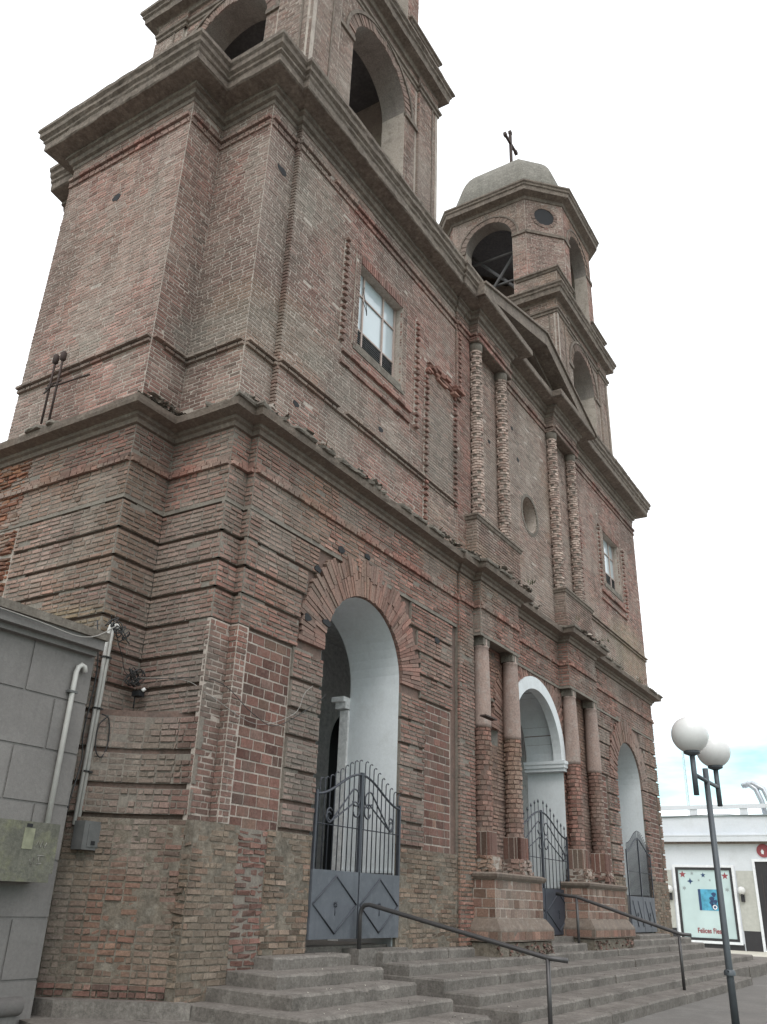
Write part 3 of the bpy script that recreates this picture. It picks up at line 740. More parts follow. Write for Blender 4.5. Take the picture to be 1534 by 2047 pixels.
# --- iron gates
def scurve(p0, p1, r0, r1, y, flip=1):
    """S scroll between a large curl at p0 and a small curl at p1 (x,z)"""
    pts = []
    p0 = np.array(p0); p1 = np.array(p1); d = p1-p0; L = np.linalg.norm(d); d = d/L; nrm = np.array((-d[1], d[0]))*flip
    c0 = p0; 
    a0 = math.atan2(nrm[1], nrm[0])
    for i in range(15): 
        t = a0+flip*(PI*1.5)*(1-i/14); rr = r0*(.45+.55*i/14); pts.append(c0+rr*np.array((math.cos(t), math.sin(t))))
    c1 = p1; a1 = math.atan2(-nrm[1], -nrm[0])
    for i in range(13):
        t = a1+flip*(PI*1.4)*(i/12); rr = r1*(1-.5*i/12); pts.append(c1+rr*np.array((math.cos(t), math.sin(t))))
    return [(p[0], y, p[1]) for p in pts]
def gate(x0, x1, zb, zp, zc, zs, y, nb, panel, hook=True, scroll=True, name='iron_gate', rod=2.5, diamond=True):
    xc = (x0+x1)/2; root = empty(name, (xc, y, zb), church)
    for sg in (-1, 1):
        xo = x0 if sg < 0 else x1
        A_, B_ = sorted((xo, xc-sg*-.012)); 
        a = Acc(); a.box(A_+.005, B_-.005, y-.018, y+.018, zb, zp, 0)
        xm = (xo+xc)/2; zm = (zb+zp)/2; hw = abs(xo-xc)*.46; hh = (zp-zb)*.42
        D = [(xm-hw, zm), (xm, zm+hh), (xm+hw, zm), (xm, zm-hh)]
        if diamond:
            for i in range(4):
                p, q = D[i], D[(i+1) % 4]; a.tube([(p[0], y-.022, p[1]), (q[0], y-.022, q[1])], .013, 1, 4)
        else:
            for dx in (-.3, .25): a.tube([(xm+dx*hw*1.6-.12, y-.022, zp-.1), (xm+dx*hw*1.6+.22, y-.022, zb+.12)], .012, 1, 4)
        for i in range(8):
            t = i*PI/4; a.tube([(xm, y-.02, zm), (xm+.035*math.cos(t), y-.03, zm+.035*math.sin(t))], .008, 1, 4)
        a.tube([(xm, y-.02, zm), (xm, y-.02, zm-.13)], .007, 1, 4)
        a.build('gate_panel', [panel, IRON], root)
        a = Acc(); prof = lambda x: zs+(zc-zs)*(.5+.5*math.cos(PI*min(1, abs(x-xc)/abs(xo-xc))))
        a.tube([(xc+(xo-xc)*i/16, y, prof(xc+(xo-xc)*i/16)) for i in range(17)], .017, 0, 6)
        a.box(min(xo, xo-sg*.035), max(xo, xo-sg*.035), y-.016, y+.016, zp, zs+.05, 0)
        a.box(xc+(.002 if sg > 0 else -.03), xc+(.03 if sg > 0 else -.002), y-.02, y+.02, zp, zc+.03, 0)
        a.tube([(xc, y+.003, rod), (xo, y+.003, rod)], .008, 0, 5)
        for i in range(nb):
            x = xc+(xo-xc)*(i+.7)/(nb+.4); zt = prof(x)+.16
            if hook: P = [(x, y, zp-.02), (x, y, zt), (x+.005, y-.005, zt+.03), (x+.03, y-.012, zt+.042), (x+.052, y-.015, zt+.03)]
            else: P = [(x, y, zp-.02), (x, y, zt+.03)]
            a.tube(P, .0085, 0, 5)
            if not hook: a.tube([(x, y, zt), (x, y, zt+.03), (x, y, zt+.05), (x, y, zt+.09)], [.006, .02, .016, .002], 0, 6)
        a.build('gate_bars', [IRON], root)
        if scroll:
            a = Acc(); w_ = abs(xo-xc)
            if nb > 8: sc_ = ((zc-.35, zs-.22, .14, .10), (rod+.22, rod+.1, .12, .08))
            else: sc_ = ((zc-.35, zs-.22, .15, .11), (rod+.25, rod+.1, .13, .09))
            for (za, zb_, ra, rb) in sc_:
                a.tube(scurve((xc+sg*(.04+ra), za), (xo-sg*(.06+rb+(.15 if za < rod+.4 else 0)), zb_), ra, rb, y-.02, flip=-sg*-1), .012, 0, 5)
            a.build('gate_scroll', [IRON], root)
    return root
gate(9.36, 11.5, 1.15, 1.95, 3.22, 2.86, YW-.01, 9, PANEL)
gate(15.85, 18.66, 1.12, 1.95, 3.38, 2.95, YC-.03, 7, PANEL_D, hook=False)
gate(22.5, 24.6, 1.13, 1.93, 3.3, 2.95, YW-.01, 11, PANEL, scroll=False, diamond=False)
# threshold blocks
for q in ((10.34, 11.6, 1.03), (15.8, 18.7, 1.1), (22.3, 24.6, 1.1)):
    a = Acc(); a.box(q[0], q[1], YW-.13, .9, .3, q[2], 0); a.build('threshold', [CONC], church)

# --- upper wall
YU = -.10
PU = [(7.2, 5.1), (7.2, 4.0), (6.5, 4.0), (6.5, 1.1), (7.2, 1.1), (7.2, 0), (7.82, 0), (7.82, YU), (13.4, YU), (13.4, -.145), (14.0, -.145), (14.0, -.35), (15.75, -.35), (15.75, YU),
      (18.5, YU), (18.5, -.35), (20.2, -.35), (20.2, YU), (26.2, YU), (26.2, 5.1)]
WL, WR = (9.74, 11.2, 10.2, 11.92), (22.75, 24.2, 10.15, 11.75)
a = Acc()
core = .0006
clad(a, LF(7.82), 0, -YU, 7.7, 12.9, .002, .06, .25, kind='red')
wall_open(a, FF(YU+core), 7.85, 26.19, 7.4, 13.7, -.5, 0, [('rect', *WL), ('round', 17.2, .44, 10.0), ('rect', *WR)], 0)
a.box(7.2+core, 9, core, 5.09, 7.4, 13.7, 0); a.box(6.5+core, 9, 1.1+core, 3.99, 7.4, 13.7, 0); a.box(25.4, 26.19, .3, 5.09, 7.4, 13.7, 0)
a.box(9, 25.5, 1.2, 4.6, 7.0, 13.6, 0)
uobs = [rect_obs(*WL), rect_obs(*WR), rect_obs(12.13, 13.4, 7, 11.15), rect_obs(13.4, 20.35, 7.0, 14)]
clad(a, FF(YU), 7.82, 26.2, 7.7, 12.9, core*.0, .06, .25, obs=uobs, kind='red', jag=.012, smear=.63)
clad(a, FF(0), 7.2, 7.82, 7.7, 12.9, 0, .06, .25, kind='red', smear=.63)
clad(a, LF(7.2), -1.1, 0, 7.7, 12.9, 0, .06, .25, kind='red', smear=.63)
clad(a, FF(1.1), 6.5, 7.2, 7.7, 12.9, 0, .06, .25, kind='red', smear=.63)
clad(a, LF(6.5), -4.0, -1.1, 7.7, 12.9, 0, .06, .25, kind='pink', smear=.66)
clad(a, LF(7.2), -5.1, -4.0, 7.7, 12.9, 0, .06, .25, kind='pink', smear=.66)
# centre bay behind the columns
ocu = lambda z: (17.2-math.sqrt(max(0, .44**2-(z-10.0)**2)), 17.2+math.sqrt(max(0, .44**2-(z-10.0)**2))) if abs(z-10.0) < .44 else None
clad(a, FF(YU), 13.95, 20.35, 7.7, 12.9, 0, .06, .25, obs=[ocu], kind='grey', smear=.55)
a.box(16.6, 17.8, .18, .2, 9.4, 10.6, 0); clad(a, FF(.18), 16.65, 17.75, 9.45, 10.55, 0, .06, .25, kind='low')
a.fbox(FF(YU), 13.404, 13.98, 7.7, 12.9, -.06, .041, 0); clad(a, FF(YU), 13.4, 13.985, 7.7, 12.88, .045, .06, .22, kind='red'); clad(a, LF(13.4), -YU, -YU+.045, 7.7, 12.88, .002, .06, .2, kind='red')
# grey blind panel left of the columns, with a broken ledge
a.fbox(FF(YU), 12.13, 13.4, 7.7, 11.12, -.06, .02, 0)
clad(a, FF(YU), 12.13, 13.38, 7.7, 11.1, .022, .06, .24, kind='grey', smear=.62); clad(a, LF(12.13), -YU, -YU+.04, 7.7, 11.1, .002, .06, .2, kind='grey')
for x, z0, z1, st in ((12.13, 7.75, 11.1, .12), (13.3, 8.6, 11.1, .12), (13.5, 11.2, 12.85, .12), (9.27, 9.95, 12.05, .13), (11.74, 9.55, 12.0, .13), (20.62, 8.6, 11.1, .12), (22.3, 9.9, 11.8, .13), (24.55, 9.6, 11.8, .13)):
    rows = []; z = z0
    while z < z1: 
        w_ = random.uniform(.085, .12); rows.append((x-w_/2, x+w_/2, z, z+random.uniform(.055, .068))); z += st
    put_bricks(a, FF(YU), rows, .05 if x == 13.5 else 0, (.06, .09) if x != 13.5 else (.02, .04), 'red', 1, e=.006, jit=.004, smear=2)
    a.fbox(FF(YU), x-.05, x+.05, z0, z1, -.02, .021, 0)
for zz, n in ((11.12, 26), (11.18, 22), (11.24, 16), (11.05, 14)):
    rows = [(x, x+.2, zz, zz+.055) for x in np.linspace(12.15, 13.35, 7)+random.uniform(-.05, .05) if random.random() < .85]
    put_bricks(a, FF(YU), rows, 0, (.05, .18), 'low', 1, smear=2, jit=.01)
# window surround: sill courses and raised border
u_acc = a
for W in (WL, WR):
    x0, x1, z0, z1 = W; a = Acc()
    for q in ((x0-.42, x1+.42, z0-.42, z0-.36, .06), (x0-.45, x1+.47, z0-.66, z0-.60, .05)):
        put_bricks(a, FF(YU), [(x, x+.24, q[2], q[3]) for x in np.arange(q[0], q[1]-.2, .25)], 0, (q[4]-.015, q[4]+.01), 'red', 1, smear=2)
    for c in ((x0-.15, x0-.005, z0-.1, z1+.12), (x1+.005, x1+.16, z0-.1, z1+.12)):
        a.fbox(FF(YU), c[0], c[1], c[2], c[3], -.01, .022, 0)
        clad(a, FF(YU), c[0], c[1], c[2], c[3], .024, .06, .16, kind='grey', smear=.6)
    a.fbox(FF(YU), x0-.1, x1+.12, z0-.16, z0-.005, -.01, .018, 2)
    put_bricks(a, FF(YU), [(x, x+.055, z1+.005, z1+.2) for x in np.arange(x0-.1, x1+.1, .066)], 0, (.015, .03), 'red', 1, smear=2)
    a.build('window_surround', [MORT, BRICK, STUCCO_D], church)
a = u_acc
# dado string course
for pth in (PU[2:9], PU[17:19]):
    clad_path(a, pth, 8.595, 8.655, .045, kind='grey', ch=.06, bl=.25, back=.06, smear=.5); clad_path(a, pth, 8.66, 8.715, .085, kind='grey', ch=.055, bl=.25, back=.1, smear=.4)
# upper architrave string, frieze
SK = ()
for q in ((12.875, 12.94, .03), (12.94, 13.005, .02), (13.005, 13.085, .06)): clad_path(a, PU, q[0], q[1], q[2], kind='red', ch=.07, bl=.14, back=.08, skip=SK, smear=.5)
clad_path(a, PU, 13.09, 13.36, .0, kind='grey', ch=.06)
def hole_shade(F, u, v, r):  # flat black patch painted as the shade inside a wall hole
    a.fpoly(F, [(u+r*math.cos(t)*random.uniform(.65, 1.15), v+r*.75*math.sin(t)*random.uniform(.6, 1.15)) for t in np.linspace(0, 2*PI, 10, endpoint=False)], .0, .0085, 4)
hole_shade(FF(0), 7.55, 12.2, .12); hole_shade(LF(6.5), -2.6, 12.0, .11)
for x, z in ((8.3, 8.2), (10.6, 8.95), (15.0, 10.9), (16.3, 11.9), (16.6, 11.2)): hole_shade(FF(YU), x, z, .075)
a.build('upper_wall', [MORT, BRICK, STUCCO_D, STUCCO, BLACK], church)
a = Acc(); ring(a, FF(YU), 17.2, 10.0, .44, .52, -.02, .012, 0, 0, 2*PI, 36)
a.build('blind_oculus', [STUCCO_D], church)

# --- upper columns: bare knobbly brick
def upper_column(cx):
    a = Acc(); cy = -.21
    a.lathe(cx, cy, [(.118, 8.5), (.114, 12.7), (.15, 12.72), (.15, 12.88)], 0, 22)
    nc = 66; c = (12.7-8.5)/nc
    for i in range(nc):
        rr = .142*(1.03-.07*(i/nc)); ph = (i % 2)*.5
        for j, (F, row) in enumerate(brick_ring(a, cx, cy, rr, 8.5+i*c+.005, 8.5+(i+1)*c-.005, 8, 'knob', 1, None, ph, 0)):
            if (i+2*j) % 4 == 0 and random.random() < .7: continue
            put_bricks(a, F, [row], 0, (-.001, .007), 'knob', 1, e=.004, jit=.001, smear=2)
    a.build('column', [MORT2, BRICK], church)
for cx in (14.17, 15.48, 18.62, 20.0): upper_column(cx)
for x0, x1 in ((13.74, 15.85), (18.53, 20.42)):
    a = Acc(); yf = -.38
    a.box(x0+.01, x1-.01, yf+.01, 0, 7.5, 8.5, 0)
    clad(a, FF(yf), x0, x1, 7.62, 8.48, 0, .06, .25, kind='grey', smear=.62); clad(a, LF(x0), 0, -yf, 7.62, 8.48, 0, .06, .25, kind='grey')
    molding(a, [(x0, 0), (x0, yf), (x1, yf), (x1, 0)], [(0, 8.46), (.03, 8.48), (.04, 8.53), (.06, 8.54), (.06, 8.58), (-.4, 8.59)], 2, sub=.2, jit=.005)
    a.build('upper_pedestal', [MORT, BRICK, STUCCO], church)
    e0, e1 = (14.0, 15.75) if x0 < 15 else (18.5, 20.2)
    a = Acc(); a.box(e0+.006, e1-.006, -.342, 0, 12.88, 13.5, 0)
    molding(a, [(e0, 0), (e0, -.35), (e1, -.35), (e1, 0)], [(-.02, 12.868), (.02, 12.87), (.03, 12.93), (0, 12.94)], 0)
    a.build('entablature_block', [STUCCO], church)

# --- windows
for i, W in enumerate((WL, WR)):
    x0, x1, z0, z1 = W; root = empty('window', ((x0+x1)/2, .1, z0), church); y = YU+.17
    a = Acc(); a.box(x0, x1, y, y+.02, z0+.5, z1, 0); a.build('pane', [PANE], root)
    a = Acc(); 
    for x in (x0+.02, x0+.36, x0+1.02, x1-.03): a.box(x-.018, x+.018, y-.03, y-.001, z0, z1, 0)
    for z in (z1-.47, z0+.5): a.box(x0, x1, y-.025, y-.002, z-.014, z+.014, 0)
    a.build('frame', [FRAMEW], root)
    a = Acc(); a.box(x0, x1, y+.03, y+.04, z0, z0+.5, 1)
    for k in range(11): 
        z = z0+.02+k*.045
        a.add([(x0, y-.015, z), (x1, y-.015, z), (x1, y+.02, z+.03), (x0, y+.02, z+.03), (x0, y-.015, z+.006), (x1, y-.015, z+.006), (x1, y+.02, z+.036), (x0, y+.02, z+.036)], [(0, 3, 2, 1), (4, 5, 6, 7), (0, 1, 5, 4), (2, 3, 7, 6)], 0)
    a.build('louver', [LOUV, BLACK], root)

# --- main cornice
a = Acc()
prof = [(-.05, 13.30), (.02, 13.34), (.02, 13.42), (.07, 13.44), (.09, 13.52), (.14, 13.54), (.14, 13.60), (.40, 13.64), (.42, 13.66), (.42, 13.80), (.45, 13.83), (.45, 13.89), (.50, 13.93), (.50, 14.02), (.54, 14.06), (.54, 14.13), (.2, 14.22), (-.6, 14.3)]
molding(a, PU[:10]+[(13.75, -.145)], prof, 0, sub=.16, jit=.009)
molding(a, [(20.45, YU)]+PU[18:], prof, 0, sub=.16, jit=.009)
pc = prof[:10]+[(.40, 13.84), (-.5, 13.86)]
molding(a, [(13.7, -.145)]+PU[10:17]+[(20.2, YU), (20.5, YU)], pc, 0, sub=.3, jit=.004)
a.box(7.3, 26.1, .1, 5.0, 13.7, 14.12, 0)
a.build('main_cornice', [STUCCO], church)

# --- pediment
a = Acc(); F = FF(-.76); xa, za = 17.2, 14.62; th = .36
Z = lambda x: za-(.285 if x < xa else .36)*abs(x-xa)
xl, xr, zl = 13.5, 20.75, 13.66
xc_ = xa+(za-zl)/.36
for e0, e1, n in ((0, th, 0), (th, th+.06, .05)):
    lo = (lambda x: max(Z(x), zl)) if e0 == 0 else (lambda x: Z(x)+th)
    a.fpoly(F, [(xl, lo(xl)), (xa, za+e0), (xa, za+e1), (xl, Z(xl)+e1)], -.9, n, 0)
    if e0 == 0: a.fpoly(F, [(xa, za), (xc_, zl), (xr, zl), (xr, Z(xr)+th), (xa, za+th)], -.9, n-.001, 0)
    else: a.fpoly(F, [(xa, za+e0), (xr, Z(xr)+e0), (xr, Z(xr)+e1), (xa, za+e1)], -.9, n-.001, 0)
a.fpoly(F, [(xl+1.4, Z(xl+1.4)-.1), (xa, za-.1), (xa, za), (xl+1.4, Z(xl+1.4))], -.9, -.38, 0)
a.fpoly(F, [(xa, za-.1), (xc_-.4, Z(xc_-.4)-.1), (xc_-.4, Z(xc_-.4)), (xa, za)], -.9, -.38, 0)
a.fpoly(FF(-.1), [(13.7, 13.6), (20.6, 13.6), (xa, za+.1)], -.3, 0, 1)
a.box(12.7, 14.0, -.45, .6, 14.05, 14.24, 0)
a.build('pediment', [STUCCO, STUCCO_D], church)

# --- bell towers
def tower(cx, hw, dz, name_lab):
    root = empty('bell_tower', (cx, 2.55, 14), church); tag(root, name_lab)
    cy = 2.55; yf = cy-hw+.03 if False else .3
    hwy = cy-yf; ac, bc = 2.36, 1.38
    sp = 17.95+dz; R_ = 1.05; zm = 19.2+dz; zt = 20.15+dz
    a = Acc(); pw = .9
    faces = [(FF(yf), cx-hw, cx+hw, cx), (LF(cx-hw), -(cy+hwy), -(cy-hwy), -cy), (RF(cx+hw), cy-hwy, cy+hwy, cy), (BF(cy+hwy), -(cx+hw), -(cx-hw), -cx)]
    for i, (F, u0, u1, uc) in enumerate(faces):
        e_ = .6 if i in (1, 2) else 0
        wall_open(a, F, u0+e_, u1-e_, 14.1, zt-.1, -.6, -.0006, [('arch', uc, R_, sp, 14.8)], 0, 1)
        if i < 3:
            ob = [arch_obs(uc, R_, sp, .27, bottom=14.8)]
            clad(a, F, u0+pw, u1-pw, 14.1, zm, 0, .06, .25, obs=ob, kind='grey', smear=.64)
            for p0, p1 in ((u0-.07, u0+pw-.07), (u1-pw+.07, u1+.07)):
                a.fbox(F, p0, p1, 14.1, zm, -.05, .055, 0); clad(a, F, p0, p1, 14.1, zm, .0556, .06, .25, kind='grey', smear=.62)
                if i == 0: 
                    for xx, FFn in ((p0, LF),): clad(a, LF(p0), -yf-.0, -yf+.07, 14.1, zm, .002, .06, .25, kind='grey')
                g0, g1 = p0+.27, p1-.27
                if i < 2: a.fbox(F, g1-.02, g1+.02, 14.1, zm, .06, .078, 2)
            voussoirs(a, F, uc, sp, R_, R_+.25, 0, PI, -.02, .02, .06, 'grey', vary=.0, two=False)
            ring(a, F, uc, sp, R_+.25, R_+.33, -.01, .05, 2, .0, PI)
            a.fbox(F, u0+pw-.07, uc-R_, sp-.12, sp, -.02, .05, 2); a.fbox(F, uc+R_, u1-pw+.07, sp-.12, sp, -.02, .05, 2)
    P4 = [(cx-hw, cy+hwy), (cx-hw, yf), (cx+hw, yf), (cx+hw, cy+hwy)]
    pil = [(cx-hw-.07, cy+hwy), (cx-hw-.07, yf-.07), (cx-hw+pw-.07, yf-.07), (cx-hw+pw-.07, yf), (cx+hw-pw+.07, yf), (cx+hw-pw+.07, yf-.07), (cx+hw+.07, yf-.07), (cx+hw+.07, cy+hwy)]
    pil = [(cx-hw-.07, cy+hwy), (cx-hw-.07, cy+hwy-pw), (cx-hw, cy+hwy-pw), (cx-hw, yf+pw-.07), (cx-hw-.07, yf+pw-.07)]+pil[1:]
    molding(a, pil, [(0, zm-.05), (.03, zm-.03), (.03, zm+.05), (.07, zm+.07), (.08, zm+.13), (.02, zm+.17), (0, zm+.17)], 2)
    molding(a, pil, [(-.1, zm+.1), (-.0, zm+.1), (-.0, zm+.62), (-.1, zm+.62)], 0)
    clad_path(a, pil, zm+.18, zm+.5, .006, kind='grey', ch=.06)
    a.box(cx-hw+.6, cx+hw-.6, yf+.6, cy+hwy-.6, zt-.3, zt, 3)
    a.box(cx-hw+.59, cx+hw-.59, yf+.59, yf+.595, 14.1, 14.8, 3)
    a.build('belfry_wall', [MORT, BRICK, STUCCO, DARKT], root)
    a = Acc()
    o = .36
    molding(a, P4, [(0, zm+.40), (.06, zm+.42), (.08, zm+.5), (.10, zm+.52), (o-.08, zm+.56), (o-.06, zm+.72), (o-.02, zm+.75), (o-.02, zm+.82), (o+.03, zm+.86), (o+.03, zm+.93), (.1, zm+1.0), (-1.2, zm+1.02)], 0, closed=True, sub=.16, jit=.01)
    a.build('cornice', [STUCCO], root)
    # octagonal lantern
    z0 = zt; oc = lambda A_, B_: [(cx-A_, cy+B_), (cx-A_, cy-B_), (cx-B_, cy-A_), (cx+B_, cy-A_), (cx+A_, cy-B_), (cx+A_, cy+B_), (cx+B_, cy+A_), (cx-B_, cy+A_)]
    OC = oc(ac, bc); zband = 22.5+dz+.5; ztop = zband+1.9
    a = Acc()
    for i in range(8):
        F, L = SEG(OC[i], OC[(i+1) % 8])
        if i % 2 == 0:
            wall_open(a, F, 0, L, z0, ztop-.2, -.45, -.0006, [('arch', L/2, .88, zband, z0+.05)], 0, 1)
            clad(a, F, 0, L, z0, ztop-.45, 0, .06, .25, obs=[arch_obs(L/2, .88, zband, .2)], kind='pink', smear=.66)
            voussoirs(a, F, L/2, zband, .88, 1.08, 0, PI, -.02, .015, .06, 'grey', vary=0, two=False)
            ring(a, F, L/2, zband, 1.08, 1.14, -.01, .04, 2)
            a.fbox(F, -.0, L/2-.88, zband-.12, zband, -.02, .05, 2); a.fbox(F, L/2+.88, L, zband-.12, zband, -.02, .05, 2)
        else:
            wall_open(a, F, 0, L, z0, ztop-.2, -.45, -.0006, [], 0)
            zo = zband+.72; r0 = .36
            ob = lambda z, L=L: (L/2-math.sqrt(r0*r0-(z-zo)**2), L/2+math.sqrt(r0*r0-(z-zo)**2)) if abs(z-zo) < r0 else None
            clad(a, F, 0, L, z0, ztop-.45, 0, .06, .25, obs=[ob], kind='pink', smear=.66)
            voussoirs(a, F, L/2, zo, r0, r0+.13, 0, 2*PI, -.02, .02, .06, 'grey', vary=0, two=False)
            a.fpoly(F, [(L/2+r0*math.cos(2*PI*q/24), zo+r0*math.sin(2*PI*q/24)) for q in range(24)], .0, .003, 4)  # flat black disc painted for the dark inside the oculus
            a.fbox(F, 0, L, zband-.12, zband, -.02, .05, 2)
    for sx_ in (-1, 1):       # square corners of the plinth
        for sy in (-1, 1):
            X = sorted((cx+sx_*1.02, cx+sx_*2.36)); Y_ = sorted((cy+sy*1.02, cy+sy*2.36))
            a.box(X[0], X[1], Y_[0], Y_[1], z0, z0+.72, 0)
            if sy < 0: clad(a, FF(Y_[0]), X[0], X[1], z0, z0+.72, 0.002, .06, .25, kind='grey')
            if sx_ < 0: clad(a, LF(X[0]), -Y_[1], -Y_[0], z0, z0+.72, 0.002, .06, .25, kind='grey')
            molding(a, [(X[0], Y_[1]), (X[0], Y_[0]), (X[1], Y_[0]), (X[1], Y_[1])], [(0, z0+.68), (.04, z0+.7), (.06, z0+.76), (.10, z0+.78), (.10, z0+.84), (-.3, z0+.9), (-.9, z0+.9)], 2, closed=True)
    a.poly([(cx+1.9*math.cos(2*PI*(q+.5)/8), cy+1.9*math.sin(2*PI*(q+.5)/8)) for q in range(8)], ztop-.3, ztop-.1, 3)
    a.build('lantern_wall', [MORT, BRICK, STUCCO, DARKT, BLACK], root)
    a = Acc()
    molding(a, OC, [(0, ztop-.55), (.04, ztop-.53), (.06, ztop-.45), (.08, ztop-.43), (.30, ztop-.36), (.31, ztop-.2), (.35, ztop-.17), (.35, ztop-.1), (.39, ztop-.06), (.39, ztop), (.1, ztop+.06), (-1.2, ztop+.1)], 0, closed=True, sub=.3, jit=.006)
    a.build('lantern_cornice', [STUCCO], root)
    a = Acc(); pr = [(2.14, 0), (2.14, .5), (2.12, .85), (2.07, 1.2), (1.99, 1.55), (1.88, 1.88), (1.73, 2.2), (1.54, 2.5), (1.31, 2.77), (1.05, 3.0), (.78, 3.2), (.5, 3.36), (.25, 3.47), (.0, 3.52)]
    V = []
    for A_, z in pr:
        z *= .95
        B_ = A_*bc/ac; V += [(x, y, ztop+.02+z) for x, y in oc(max(A_, .002), max(B_, .001))]
    a.add(V, [(j*8+i, j*8+(i+1) % 8, (j+1)*8+(i+1) % 8, (j+1)*8+i) for j in range(len(pr)-1) for i in range(8)], 0)
    a.lathe(cx, cy, [(.34, ztop+3.25), (.34, ztop+3.5), (.34, ztop+3.55), (.2, ztop+3.75), (.1, ztop+3.9), (0.001, ztop+3.95)], 0, 16)
    a.build('dome', [DOME], root)
    a = Acc(); zc = ztop+3.85
    a.box(cx-.05, cx+.05, cy-.05, cy+.05, zc, zc+1.9, 0); a.box(cx-.52, cx+.52, cy-.045, cy+.045, zc+1.25, zc+1.35, 0)
    for x, z in ((cx-.52, zc+1.3), (cx+.52, zc+1.3), (cx, zc+1.9)): a.box(x-.075, x+.075, cy-.06, cy+.06, z-.075, z+.075, 0)
    a.build('cross', [RUST], root)
    a = Acc(); xb = cx-1.3
    a.tube([(xb, cy+1.3, z0+.4), (xb, cy-1.1, zband+1.0)], .07, 0, 4); a.tube([(xb+.15, cy-1.3, z0+.6), (xb+.15, cy+1.3, zband+.9)], .06, 0, 4)
    for z in (zband+.35, zband-.9): a.tube([(xb+.1, cy-2.0, z), (xb+.1, cy+2.0, z)], .06, 0, 4)
    a.build('brace', [WOODG], root)
    return root
tower(10.65, 2.42, 0.0, 'nearer bell tower')
tower(23.45, 2.36, -.5, 'farther bell tower with its dome and cross in full view')

# ================================================================== grey annex on the left
ann = empty('annex_building', (2, 3, .2))
tag(ann, 'grey rendered annex with block joints at the left edge beside the church corner', 'building')
a = Acc(); X1 = 6.27; Y0 = .82
a.box(-8, X1, Y0+.012, 6, .2, 4.05, 0)
zj = [.2, .8, 1.34, 1.87, 2.40, 2.93, 3.47, 4.05]
for k in range(7):
    x = X1; first = True
    st = (.42 if k % 2 else .80)
    cuts = [X1, X1-st]
    while cuts[-1] > -7: cuts.append(cuts[-1]-.92)
    for p, q in zip(cuts[:-1], cuts[1:]):
        a.box(q+.012, p-(.012 if p < X1 else 0), Y0, Y0+.02, zj[k]+.012, zj[k+1]-.012, 0)
a.build('wall', [CONC2], ann)
a = Acc(); pth = [(X1+.06, 6), (X1+.06, Y0)]
a.box(-8, X1-.04, Y0-.08, 6, 4.0, 4.06, 0); a.box(-8, X1-.02, Y0-.16, 6, 4.06, 4.17, 0); a.box(-8, X1, Y0-.20, 6, 4.17, 4.26, 1)
a.build('roof_slab', [CONC2, STUCCO_D], ann)
a = Acc(); a.box(-8, 6.02, Y0-.12, Y0, .2, .66, 0); a.tube([(-8, Y0-.12, .6), (6.02, Y0-.12, .6)], .08, 0, 10)
a.build('plinth', [CONC2], ann)
a = Acc(); a.box(4.6, 6.03, Y0-.24, Y0-.001, 1.74, 2.2, 0); a.box(4.6, 5.98, Y0-.26, Y0-.001, 1.66, 1.74, 0); a.box(5.62, 5.74, Y0-.245, Y0-.24, 1.95, 2.14, 1); a.box(5.64, 5.70, Y0-.246, Y0-.24, 2.15, 2.18, 2)
for pts in ([(5.78, 1.98), (5.8, 2.03), (5.83, 1.97), (5.85, 2.03), (5.88, 1.97), (5.9, 2.02)], [(5.74, 1.86), (5.76, 1.8), (5.78, 1.88), (5.8, 1.82)], [(5.82, 1.9), (5.9, 1.9)], [(5.82, 1.82), (5.88, 1.83)], [(5.84, 1.89), (5.84, 1.82)]):
    a.tube([(x, Y0-.242, z) for x, z in pts], .003, 3, 4)
tag(a.build('concrete_box', [CONC3, mat_plain('yellow_moss', (.21, .21, .145), .9, 0, .4), BLACK, CABLE_P]), 'mossy concrete utility box with scratched marks on the grey annex wall', 'utility box')
a = Acc(); a.tube([(6.02, Y0-.04, 2.2), (6.03, Y0-.04, 3.78), (6.045, Y0-.045, 3.84), (6.08, Y0-.05, 3.87), (6.12, Y0-.05, 3.86), (6.14, Y0-.05, 3.80)], .028, 0, 10)
a.box(5.97, 6.08, Y0-.07, Y0, 3.55, 3.575, 1)
tag(a.build('drain_pipe', [PVC, METER]), 'pale plastic pipe with hooked top on the grey annex wall', 'pipe')
for dx, lb in ((0, 'pale conduit nearer the annex, of two rising from the grey meter box'), (.05, 'pale conduit farther from the annex, of two rising from the grey meter box')):
    a = Acc(); a.tube([(6.55+dx, 1.02, 2.25), (6.57+dx, 1.02, 4.45), (6.58+dx, 1.0, 4.52), (6.61+dx, .99, 4.53), (6.63+dx, .99, 4.47)], .022, 0, 8)
    for z in (2.8, 3.5, 4.1): a.box(6.54+dx, 6.605+dx, .985, 1.05, z, z+.02, 1)
    tag(a.build('conduit_pipe', [PVC, CABLE]), lb, 'pipe', 'conduits on the brick corner')
a = Acc(); a.box(6.54, 6.79, .83, 1.0, 2.0, 2.29, 0); a.box(6.60, 6.76, .822, .83, 2.03, 2.26, 0); a.box(6.65, 6.70, .815, .822, 2.05, 2.09, 1)
tag(a.build('meter_box', [METER, BLACK]), 'small grey meter box under the conduits on the brick corner', 'meter box')
def wire(name, pts, r, m, label):
    a = Acc(); P = [np.array(p, float) for p in pts]; Q = []
    for i in range(len(P)-1):
        p0, p1, p2, p3 = P[max(i-1, 0)], P[i], P[i+1], P[min(i+2, len(P)-1)]
        for k in range(6):
            t = k/6; Q.append(.5*((2*p1)+(-p0+p2)*t+(2*p0-5*p1+4*p2-p3)*t*t+(-p0+3*p1-3*p2+p3)*t**3))
    Q.append(P[-1]); a.tube(Q, r, 0, 5)
    return tag(a.build(name, [m]), label, 'cable')
